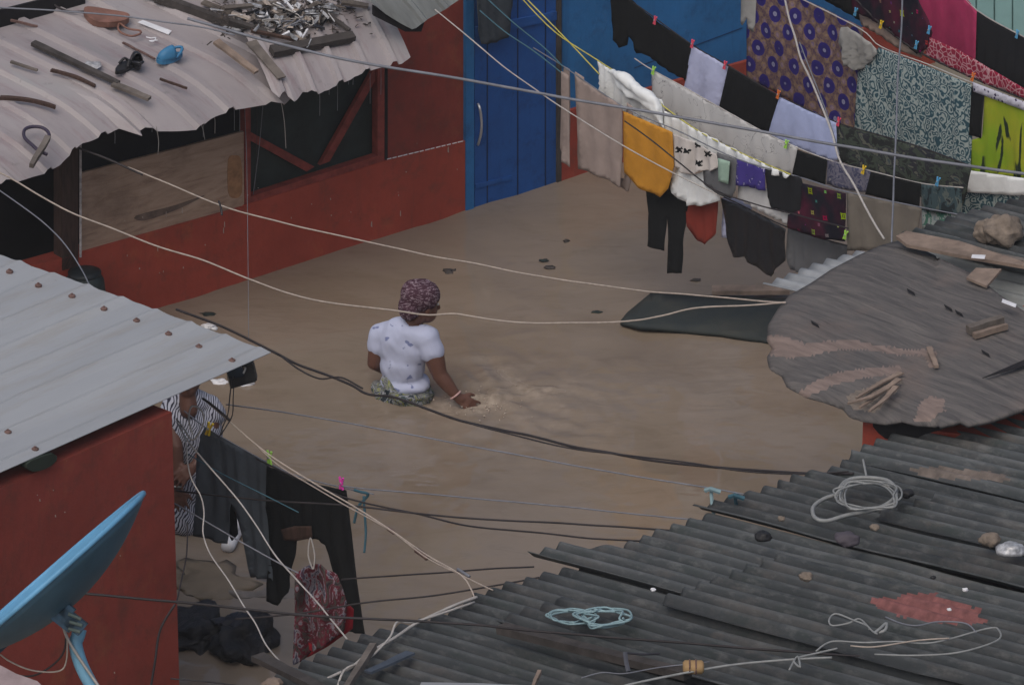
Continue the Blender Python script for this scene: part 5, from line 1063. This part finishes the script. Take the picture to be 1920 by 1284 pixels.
CB('cable', [(110, 1108), (200, 1116), (330, 1128), (440, 1140), (560, 1152), (700, 1160), (800, 1165), (900, 1172), (1000, 1182), (1150, 1194), (1300, 1206), (1500, 1222), (1700, 1236), (1930, 1252)], 2.3, 2.1, .0065, MAT['blackwire'], 'long black cable running from the dish over the whole shed roof')
CB('rope', [(382, 748), (425, 785), (465, 820), (505, 852), (560, 888), (600, 912), (650, 940), (690, 965), (735, 995), (800, 1040), (850, 1068), (872, 1084), (885, 1105), (890, 1118)], 1.9, 1.75, .0042, MAT['cream'], 'cream rope descending from the zinc roof past the trousers to the shed', 'rope')
CB('rope', [(470, 824), (520, 870), (580, 908), (640, 942), (700, 975), (740, 1000), (800, 1045), (860, 1075), (925, 1105)], 1.8, 1.75, .0034, MAT['cream'], 'thinner cream string beside the descending cream rope', 'rope')
CB('rope', [(380, 746), (400, 760), (432, 788)], 1.95, 1.88, .007, MAT['blackwire'], 'black end of the rope tied at the zinc roof edge', 'rope')
CB('rope', [(330, 790), (352, 826), (380, 860), (440, 930), (480, 985), (520, 1045), (560, 1090), (600, 1135), (650, 1198)], 1.7, 1.75, .0043, MAT['whitewire'], 'white rope slanting down over the trousers to the shed corner', 'rope')
CB('rope', [(338, 800), (350, 835), (352, 870), (360, 900), (376, 930), (382, 960), (380, 1000), (395, 1040), (430, 1090), (460, 1140), (480, 1170), (500, 1210), (530, 1245)], 1.7, 1.75, .0040, MAT['whitewire'], 'white rope hanging in curves past the black bags', 'rope')
CB('wire', [(330, 785), (345, 805), (360, 825), (372, 815), (382, 790), (378, 770), (360, 762), (354, 785), (362, 815)], 1.75, 1.75, .005, MAT['whitewire'], 'tangle of grey wire loops at the corner of the left shack', 'wire')
CB('wire', [(436, 705), (432, 740), (428, 775), (418, 800), (412, 818)], 2.1, 1.8, .0035, MAT['blackwire'], 'left black lead hanging from the floodlight', 'lead')
CB('wire', [(440, 705), (438, 745), (436, 778), (424, 800), (414, 816)], 2.1, 1.8, .0035, MAT['blackwire'], 'right black lead hanging from the floodlight', 'lead')
CB('cable', [(-20, 345), (60, 400), (110, 445), (150, 500), (172, 545)], 1.9, 1.9, .004, MAT['greywire'], 'thin grey wire dropping behind the zinc roof at the left')
CB('cable', [(350, 850), (420, 890), (500, 930), (560, 960)], 1.5, 1.4, .003, MAT['tealwire'], 'thin teal thread across the grey trousers', 'thread')
CB('cable', [(320, 940), (400, 985), (460, 1020), (540, 1064), (560, 1074)], 1.4, 1.35, .004, MAT['greywire'], 'grey cord holding the crimson paisley dress', 'cord')
CB('cable', [(352, 35), (420, 55), (560, 92), (700, 122), (860, 148), (1050, 182), (1240, 214), (1500, 260), (1700, 294), (1930, 328)], 3.2, 3.2, .0085, MAT['greywire'], 'thick grey blue cable crossing the upper picture in front of the laundry')
CB('cable', [(-20, 14), (100, 20), (200, 28), (300, 40), (380, 52), (440, 66)], 3.2, 3.2, .005, MAT['greywire'], 'thin grey cable crossing the top left of the tin roof')
CB('rope', [(815, 18), (860, 55), (940, 122), (1000, 165), (1050, 200), (1110, 238), (1170, 274), (1250, 318), (1310, 348), (1356, 370)], 1.9, 1.1, .0042, MAT['whitewire'], 'white rope from the red wall to the brown towel', 'rope')
CB('cable', [(1172, 228), (1220, 262), (1270, 302), (1340, 355), (1420, 384), (1500, 405), (1590, 428)], 1.5, 1.6, .0045, MAT['blackwire'], 'dark wire crossing the orange towel and lower laundry')
CB('cable', [(905, -10), (960, 40), (1020, 90), (1056, 126)], 1.8, 1.5, .0045, MAT['tealwire'], 'upper teal string leading to the brown towel', 'string')
CB('cable', [(900, 20), (950, 62), (1000, 96), (1052, 136)], 1.75, 1.48, .0045, MAT['tealwire'], 'lower teal string leading to the brown towel', 'string')
CB('rope', [(1470, -10), (1480, 35), (1492, 72), (1502, 110), (1520, 150), (1545, 210), (1560, 250), (1575, 300), (1600, 345), (1620, 385), (1640, 420), (1658, 448)], 2.6, 2.05, .0066, MAT['whitewire'], 'white rope dropping over the flowered cloth to the plywood roof', 'rope')
CB('rope', [(1500, 80), (1530, 160), (1556, 230), (1574, 290)], 2.4, 2.2, .004, MAT['greywire'], 'thin grey string beside the dropping white rope', 'string')
CB('cable', [(1692, -10), (1690, 60), (1684, 140), (1680, 250), (1676, 340), (1672, 454)], 2.6, 2.05, .0055, MAT['greywire'], 'straight grey wire dropping over the teal scroll cloth')
CB('cable', [(330, 1130), (348, 1050), (352, 980)], 1.6, 1.5, .004, MAT['blackwire'], 'short dark wire rising beside the left shack wall')
CB('cable', [(328, 1132), (300, 1180), (290, 1240), (280, 1300)], 2.3, 1.9, .006, MAT['blackwire'], 'dark wire running down the red wall of the left shack')
CB('rope', [(615, 1272), (660, 1250), (690, 1225), (740, 1195), (780, 1168), (850, 1135), (895, 1118)], 1.8, 1.78, .008, MAT['whitewire'], 'pale rope lying along the left eave of the shed', 'rope')
CB('rope', [(632, 1290), (648, 1255), (690, 1235), (730, 1195), (745, 1165), (780, 1164), (890, 1128)], 1.8, 1.80, .006, MAT['whitewire'], 'white rope crossing the pale rope at the left eave of the shed', 'rope')
CB('cord', [(682, 930), (684, 960), (686, 1000), (683, 1036)], 1.4, 1.1, .007, MAT['tealwire'], 'blue rag cord hanging right of the black trousers', 'cord')
CB('cord', [(664, 918), (676, 922), (690, 928), (672, 950), (664, 980)], 1.42, 1.2, .008, MAT['tealwire'], 'knotted blue rag on the wire right of the magenta peg', 'cord')
CB('cable', [(780, 1030), (795, 1040), (802, 1046)], 1.7, 1.68, .016, MAT['rust'], 'small rust knot on the descending cream rope', 'knot')
CB('cable', [(728, 990), (738, 998)], 1.72, 1.72, .011, MAT['rust'], 'small brown tape on the descending cream rope', 'tape')
CB('cable', [(858, 1066), (880, 1080)], 1.72, 1.72, .008, MAT['greywire'], 'grey tape near the lower end of the cream rope', 'tape')
CB('cable', [(320, 1272), (400, 1278), (480, 1290)], 1.7, 1.7, .004, MAT['blackwire'], 'thin dark wire along the bottom edge by the left shack')
CB('wire', [(1618, 862), (1622, 880), (1626, 900)], 1.9, 1.9, .006, MAT['greyrope'], 'short upright white cord above the grey rope coil', 'cord')
# floodlight under zinc roof corner
flc = oz(452, 705, 2.05); fl = empty('floodlight', flc, 'small black floodlight under the zinc roof corner', 'floodlight')
bm = bmesh.new(); box(bm, flc, Vector((.93, .2, .2)).normalized(), Vector((-.2, .95, .1)).normalized(), Vector((-.1, -.1, 1)).normalized(), .07, .05, .028); from_bm('housing', bm, MAT['blackplastic'], fl)
bm = bmesh.new(); box(bm, oz(468, 695, 2.1), Vector((1, 0, .2)).normalized(), Vector((0, 1, 0)), Vector((-.2, 0, 1)).normalized(), .03, .03, .05); from_bm('mount_arm', bm, MAT['rubber'], fl)
v, f = tube(catmull([oz(456, 700, 2.12), oz(460, 690, 2.14), oz(452, 685, 2.12), oz(462, 672, 2.16)], 4), .005); mk('lead', v, f, MAT['whitewire'], fl)

# ------------------------------------------------------------------ the wading person
def pp(x, y, t=0.0):
    d = ray(x, y); return CP+d*((PB.y+t)/d.y)
I3 = Matrix.Identity(3)
def rotz(a): return Matrix.Rotation(a, 3, 'Z')
yaw = math.radians(-24)     # shoulder line: right shoulder nearer the camera
R0 = rotz(yaw)
person = empty('person', Vector((PB.x, PB.y, -.9)), 'person in white t-shirt and patterned headwrap wading waist deep, right hand in the water', 'person')
RS, LS = pp(801, 634, -.07), pp(713, 628, .08)
elb, wri = pp(824, 702, -.13), pp(857, 744, -.17)
lelb, lwri = pp(702, 680, .05), pp(742, 700, .30)
hd = Vector((.86, .46, -.18)).normalized(); hs_ = hd.cross(Vector((0, 0, 1))).normalized(); hu = hs_.cross(hd).normalized()
Rh = Matrix((hs_, hd, hu)).transposed()
hc = pp(792, 571, .0)
def hp(s, f, u): return hc+hs_*s+hd*f+hu*u
pr = [('e', pp(757, 650), (.150, .100, .18), R0), ('e', pp(756, 700), (.105, .085, .12), R0), ('e', pp(758, 800), (.15, .12, .13), R0), ('c', [LS, lerp(LS, RS, .5)+Vector((0, 0, .035)), RS], [.062, .085, .066]),
      ('c', [lerp(LS, RS, .55)+Vector((0, 0, .03)), pp(778, 598, .0), hp(0, -.01, -.06)], [.07, .058, .058]),
      ('e', hp(0, .0, .02), (.074, .095, .105), Rh), ('e', hp(0, .040, -.052), (.064, .064, .066), Rh), ('e', hp(0, .075, -.085), (.026, .022, .02), Rh), ('c', [hp(0, .09, .018), hp(0, .112, -.022)], [.009, .017]),
      ('e', hp(0, .088, -.055), (.024, .014, .012), Rh), ('e', hp(0, .086, .035), (.05, .012, .01), Rh), ('e', hp(.080, .0, -.012), (.012, .019, .030), Rh), ('e', hp(-.074, -.005, -.005), (.008, .018, .028), Rh),
      ('e', hp(.045, .06, -.02), (.022, .02, .025), Rh), ('e', hp(-.045, .06, -.02), (.022, .02, .025), Rh),
      ('c', [RS, lerp(RS, elb, .5)+Vector((.004, 0, 0)), elb, lerp(elb, wri, .35), wri], [.066, .066, .050, .047, .030]),
      ('c', [LS, lerp(LS, lelb, .5), lelb, lerp(lelb, lwri, .4), lwri], [.062, .058, .046, .043, .028]),
      ('c', [pp(740, 790), pp(735, 900), pp(735, 1010)], [.10, .075, .05]), ('c', [pp(780, 790, .05), pp(800, 900, .25), pp(790, 1000, .15)], [.10, .075, .05])]
# right hand: palm, four fingers, thumb
fd = (pp(886, 762, -.18)-wri).normalized(); hn = Vector((-.15, -.75, .62)); hn = (hn-fd*hn.dot(fd)).normalized(); hx = fd.cross(hn)
def hand(w0, fd, hn, hx, sgn=1):
    out = [('c', [w0, w0+fd*.03], [.028, .026])]
    for k, (o, L) in enumerate(((-.031, .060), (-.011, .072), (.010, .067), (.029, .052))):
        kn = w0+fd*.085+hx*o; sp = (fd+hx*(o*9)).normalized()
        out.append(('c', [w0+fd*.015+hx*o*.5, kn], [.019, .013])); a = kn+sp*L*.5-hn*.006; b_ = kn+sp*L-hn*.022
        out.append(('c', [kn, a, b_], [.0105, .0092, .0078]))
    tb = w0+fd*.03-hx*.022*sgn; out.append(('c', [tb, tb+fd*.03-hx*.035*sgn-hn*.008, tb+fd*.058-hx*.045*sgn-hn*.018], [.015, .012, .009])); return out
pr += hand(wri, fd, hn, hx)
fd2 = (pp(770, 706, .42)-lwri).normalized(); hn2 = Vector((0, 0, 1)); hn2 = (hn2-fd2*hn2.dot(fd2)).normalized(); pr += hand(lwri, fd2, hn2, fd2.cross(hn2), -1)
vs, fs = blob('body', pr, None, None, .0058, 4); mk('body', vs, fs, MAT['skin'], person, smooth=True)
for sg in (-1, 1):
    bm = bmesh.new(); bmesh.ops.create_icosphere(bm, subdivisions=2, radius=.009, matrix=Matrix.Translation(hp(sg*.033, .087, .012))); from_bm('eye', bm, plain('eye_white', (.6, .58, .55), .2), person, smooth=True)
# shirt
sh = [('e', pp(755, 648), (.160, .112, .19), R0), ('e', pp(754, 685), (.142, .118, .15), R0), ('e', pp(761, 716), (.158, .135, .06), R0), ('c', [LS, lerp(LS, RS, .5)+Vector((0, 0, .03)), RS], [.074, .092, .079]),
      ('c', [RS, lerp(RS, elb, .2), lerp(RS, elb, .36)], [.074, .076, .077]), ('c', [LS, lerp(LS, lelb, .2), lerp(LS, lelb, .40)], [.070, .069, .068])]
vs, fs = blob('shirt', sh, None, None, .008, 16)
def clipmesh(vs, fs, keep):
    idx = {}; nv = []; nf = []
    for f_ in fs:
        if all(keep(vs[i]) for i in f_):
            g = []
            for i in f_:
                if i not in idx: idx[i] = len(nv); nv.append(vs[i])
                g.append(idx[i])
            nf.append(g)
    return nv, nf
ra = (elb-RS).normalized(); la = (lelb-LS).normalized(); RL = (elb-RS).length; LL = (lelb-LS).length
neckp = pp(777, 604, 0)
def keep(v): return (v-neckp).length > .062
nv, nf = clipmesh(vs, fs, keep)
def wr(v):  # cloth wrinkles
    a = noise.noise(Vector((v.x*9+v.z*9, v.y*9, v.z*6-v.x*7)))*.010+noise.noise(Vector((v.x*26+v.z*14, v.y*22, v.z*9-v.x*12)))*.0045; c = Vector((PB.x, PB.y, v.z)); d = (v-c); d.normalize(); return v+d*a
nv = [wr(v) for v in nv]
uvv = [((v.x-PB.x), v.z+v.y*.4) for v in nv]; mk('shirt', nv, nf, MAT['p_shirt'], person, smooth=True, uv=uvv, solid=.005)
# skirt wrapped at the waist
sk = [('e', pp(758, 736), (.190, .155, .095), R0), ('e', pp(760, 790), (.21, .18, .20), R0), ('c', [pp(722, 712, -.06), pp(733, 735, -.12), pp(752, 748, -.14)], [.028, .036, .03]), ('c', [pp(706, 722, .05), pp(716, 745, -.04)], [.035, .04]), ('c', [pp(760, 748, -.15), pp(800, 744, -.12)], [.022, .022])]
vs, fs = blob('skirt', sk, None, None, .008, 3); vs = [v+(v-Vector((PB.x, PB.y, v.z))).normalized()*(.016*noise.noise(Vector((v.x*16, v.y*16, v.z*9)))+.006*noise.noise(v*45)) for v in vs]
mk('skirt', vs, fs, MAT['p_skirt'], person, smooth=True, uv=[((v.x-PB.x)*1.2, v.z+v.y*.7) for v in vs])
# headwrap
hw = [('e', hp(0, -.022, .060), (.104, .122, .100), Rh), ('e', hp(0, -.088, -.01), (.078, .062, .09), Rh), ('e', hp(0, -.06, .07), (.092, .09, .09), Rh)]
vs, fs = blob('wrap', hw, None, None, .007, 5)
vs, fs = clipmesh(vs, fs, lambda v: (v-hc).dot(hu) > (-.028+.55*(v-hc).dot(hd) if (v-hc).dot(hd) < .045 else .050))
vs = [v+(v-hc).normalized()*(.004*noise.noise(v*38)) for v in vs]
mk('headwrap', vs, fs, MAT['p_wrap'], person, smooth=True, solid=.006, uv=[(v.x-hc.x, v.z+v.y*.5) for v in vs])
# bracelet
a_ = (wri-elb).normalized(); b1 = a_.cross(Vector((0, 0, 1))).normalized(); b2 = a_.cross(b1); cc_ = wri-a_*.015
v, f = tube([cc_+b1*math.cos(t)*.036+b2*math.sin(t)*.036 for t in [k*math.pi/10 for k in range(21)]], .006); mk('bracelet', v, f, plain('pale_pink_beads', (.55, .35, .33), .4), person, smooth=True)
# ------------------------------------------------------------------ second person, mostly hidden under the zinc roof edge
P2B = oz(362, 985, 0)
def p2(x, y, t=0.0):
    d = ray(x, y); return CP+d*((P2B.y+t)/d.y)
per2 = empty('person', Vector((P2B.x, P2B.y, -.9)), 'person in black and white wavy print tunic under the zinc roof edge', 'person')
Rq = rotz(math.radians(14)); sL, sR = p2(325, 764, .02), p2(392, 762, .04); h2 = p2(352, 706, .0)
b2 = [('e', p2(360, 820), (.150, .10, .20), Rq), ('e', p2(358, 900), (.13, .10, .16), Rq), ('c', [sL, p2(357, 752), sR], [.055, .07, .055]), ('c', [p2(354, 768, -.07), p2(352, 742, -.04), h2-Vector((0, 0, .05))], [.055, .052, .05]),
    ('e', h2, (.078, .095, .11), Rq), ('e', h2+Vector((0, -.05, -.06)), (.05, .05, .045), Rq), ('c', [h2+Vector((0, -.09, .02)), h2+Vector((0, -.112, -.02))], [.009, .016]), ('e', h2+Vector((0, -.085, -.055)), (.024, .014, .011), Rq), ('e', h2+Vector((.08, 0, -.01)), (.01, .018, .028), Rq), ('e', h2+Vector((-.08, 0, -.01)), (.01, .018, .028), Rq),
    ('c', [sL, p2(322, 800, -.06), p2(330, 838, -.13), p2(334, 880, -.17), p2(334, 912, -.20)], [.055, .050, .044, .038, .028]), ('c', [sR, p2(399, 786, .0), p2(392, 812, -.03), p2(380, 850, -.14), p2(366, 872, -.20)], [.055, .052, .045, .038, .028]),
    ('c', [p2(348, 960), p2(346, 1080), p2(346, 1190)], [.09, .065, .045]), ('c', [p2(374, 960), p2(378, 1080), p2(378, 1190)], [.09, .065, .045])]
f2 = Vector((.1, -.1, -1)).normalized(); n2_ = Vector((0, -1, .1)).normalized(); b2 += hand(p2(334, 914, -.20), f2, n2_, f2.cross(n2_), 1)
f3 = Vector((-.75, -.35, -.55)).normalized(); n3_ = Vector((-.2, -.8, .5)); n3_ = (n3_-f3*n3_.dot(f3)).normalized(); b2 += hand(p2(365, 873, -.20), f3, n3_, f3.cross(n3_), -1)
vs, fs = blob('body', b2, None, None, .007, 4); mk('body', vs, fs, MAT['skin'], per2, smooth=True)
for sg in (-1, 1):
    bm = bmesh.new(); bmesh.ops.create_icosphere(bm, subdivisions=2, radius=.010, matrix=Matrix.Translation(h2+Vector((sg*.033, -.088, .012)))); from_bm('eye', bm, bpy.data.materials['eye_white'], per2, smooth=True)
t2 = [('e', p2(360, 815), (.175, .125, .22), Rq), ('e', p2(357, 900), (.155, .125, .20), Rq), ('e', p2(354, 960), (.165, .14, .16), Rq), ('c', [sL, p2(357, 750, .01), sR], [.068, .085, .068]), ('c', [sL, p2(321, 784, -.03)], [.070, .074]), ('c', [sR, p2(399, 776, .02)], [.070, .072])]
vs, fs = blob('tunic', t2, None, None, .008, 8); nk = p2(350, 757, -.10)
vs, fs = clipmesh(vs, fs, lambda v: (v-nk).length > .062)
vs = [v+(v-Vector((P2B.x, P2B.y, v.z))).normalized()*(.016*noise.noise(Vector((v.x*11, v.y*11, v.z*3)))+.006*noise.noise(v*20)) for v in vs]
mk('tunic', vs, fs, MAT['p_zebra'], per2, smooth=True, solid=.006, uv=[(v.x-P2B.x+v.y*.3, v.z) for v in vs])
bw = p2(334, 908, -.20); v, f = tube([bw+Vector((math.cos(t)*.034, math.sin(t)*.034, 0)) for t in [k*math.pi/10 for k in range(21)]], .006); mk('bracelet', v, f, MAT['greyrope'], per2, smooth=True)
vs, fs = blob('hair', [('e', h2+Vector((0, .02, .035)), (.092, .10, .095), Rq)], None, None, .009, 3); vs, fs = clipmesh(vs, fs, lambda v: (v-h2).z > -.02 and ((v-h2).y > -.03 or (v-h2).z > .06)); mk('hair', vs, fs, MAT['rubber'], per2, smooth=True, solid=.006)
# splash drops around the hand
random.seed(31)
foam_m = plain('splashed_muddy_water', (.42, .35, .29), .25, .2, 20, .5)
V, Fc = [], []; TT = []
for i in range(70):
    c = oz(random.gauss(905, 40), random.gauss(758, 14), random.uniform(0.0, .07)); r = random.uniform(.002, .007)
    TT.append(tube([c+Vector((0, 0, -r)), c+Vector((0, 0, -r*.6)), c, c+Vector((0, 0, r*.6)), c+Vector((0, 0, r))], lambda t, r=r: max(.0003, r*math.sin(math.pi*t)), 6))
V, Fc = multi(TT); mk('splash_drops', V, Fc, foam_m, smooth=True, kind='stuff', label='muddy drops thrown up by the wading person\'s hand', cat='splash')

# ------------------------------------------------------------------ thin rain mist
bm = bmesh.new(); box(bm, Vector((0, 70, 6.85)), Vector((1, 0, 0)), Vector((0, 1, 0)), Vector((0, 0, 1)), 122, 132, 9.25)
hm = bpy.data.materials.new('rain_mist'); hm.use_nodes = True; hn_ = hm.node_tree; hn_.nodes.remove(hn_.nodes['Principled BSDF']); pv = hn_.nodes.new('ShaderNodeVolumePrincipled')
pv.inputs['Color'].default_value = (.86, .88, .9, 1); pv.inputs['Density'].default_value = .0008; hn_.links.new(pv.outputs[0], hn_.nodes['Material Output'].inputs['Volume'])
from_bm('haze', bm, hm, kind='stuff', label='thin grey rain mist over the flooded yard', cat='haze')
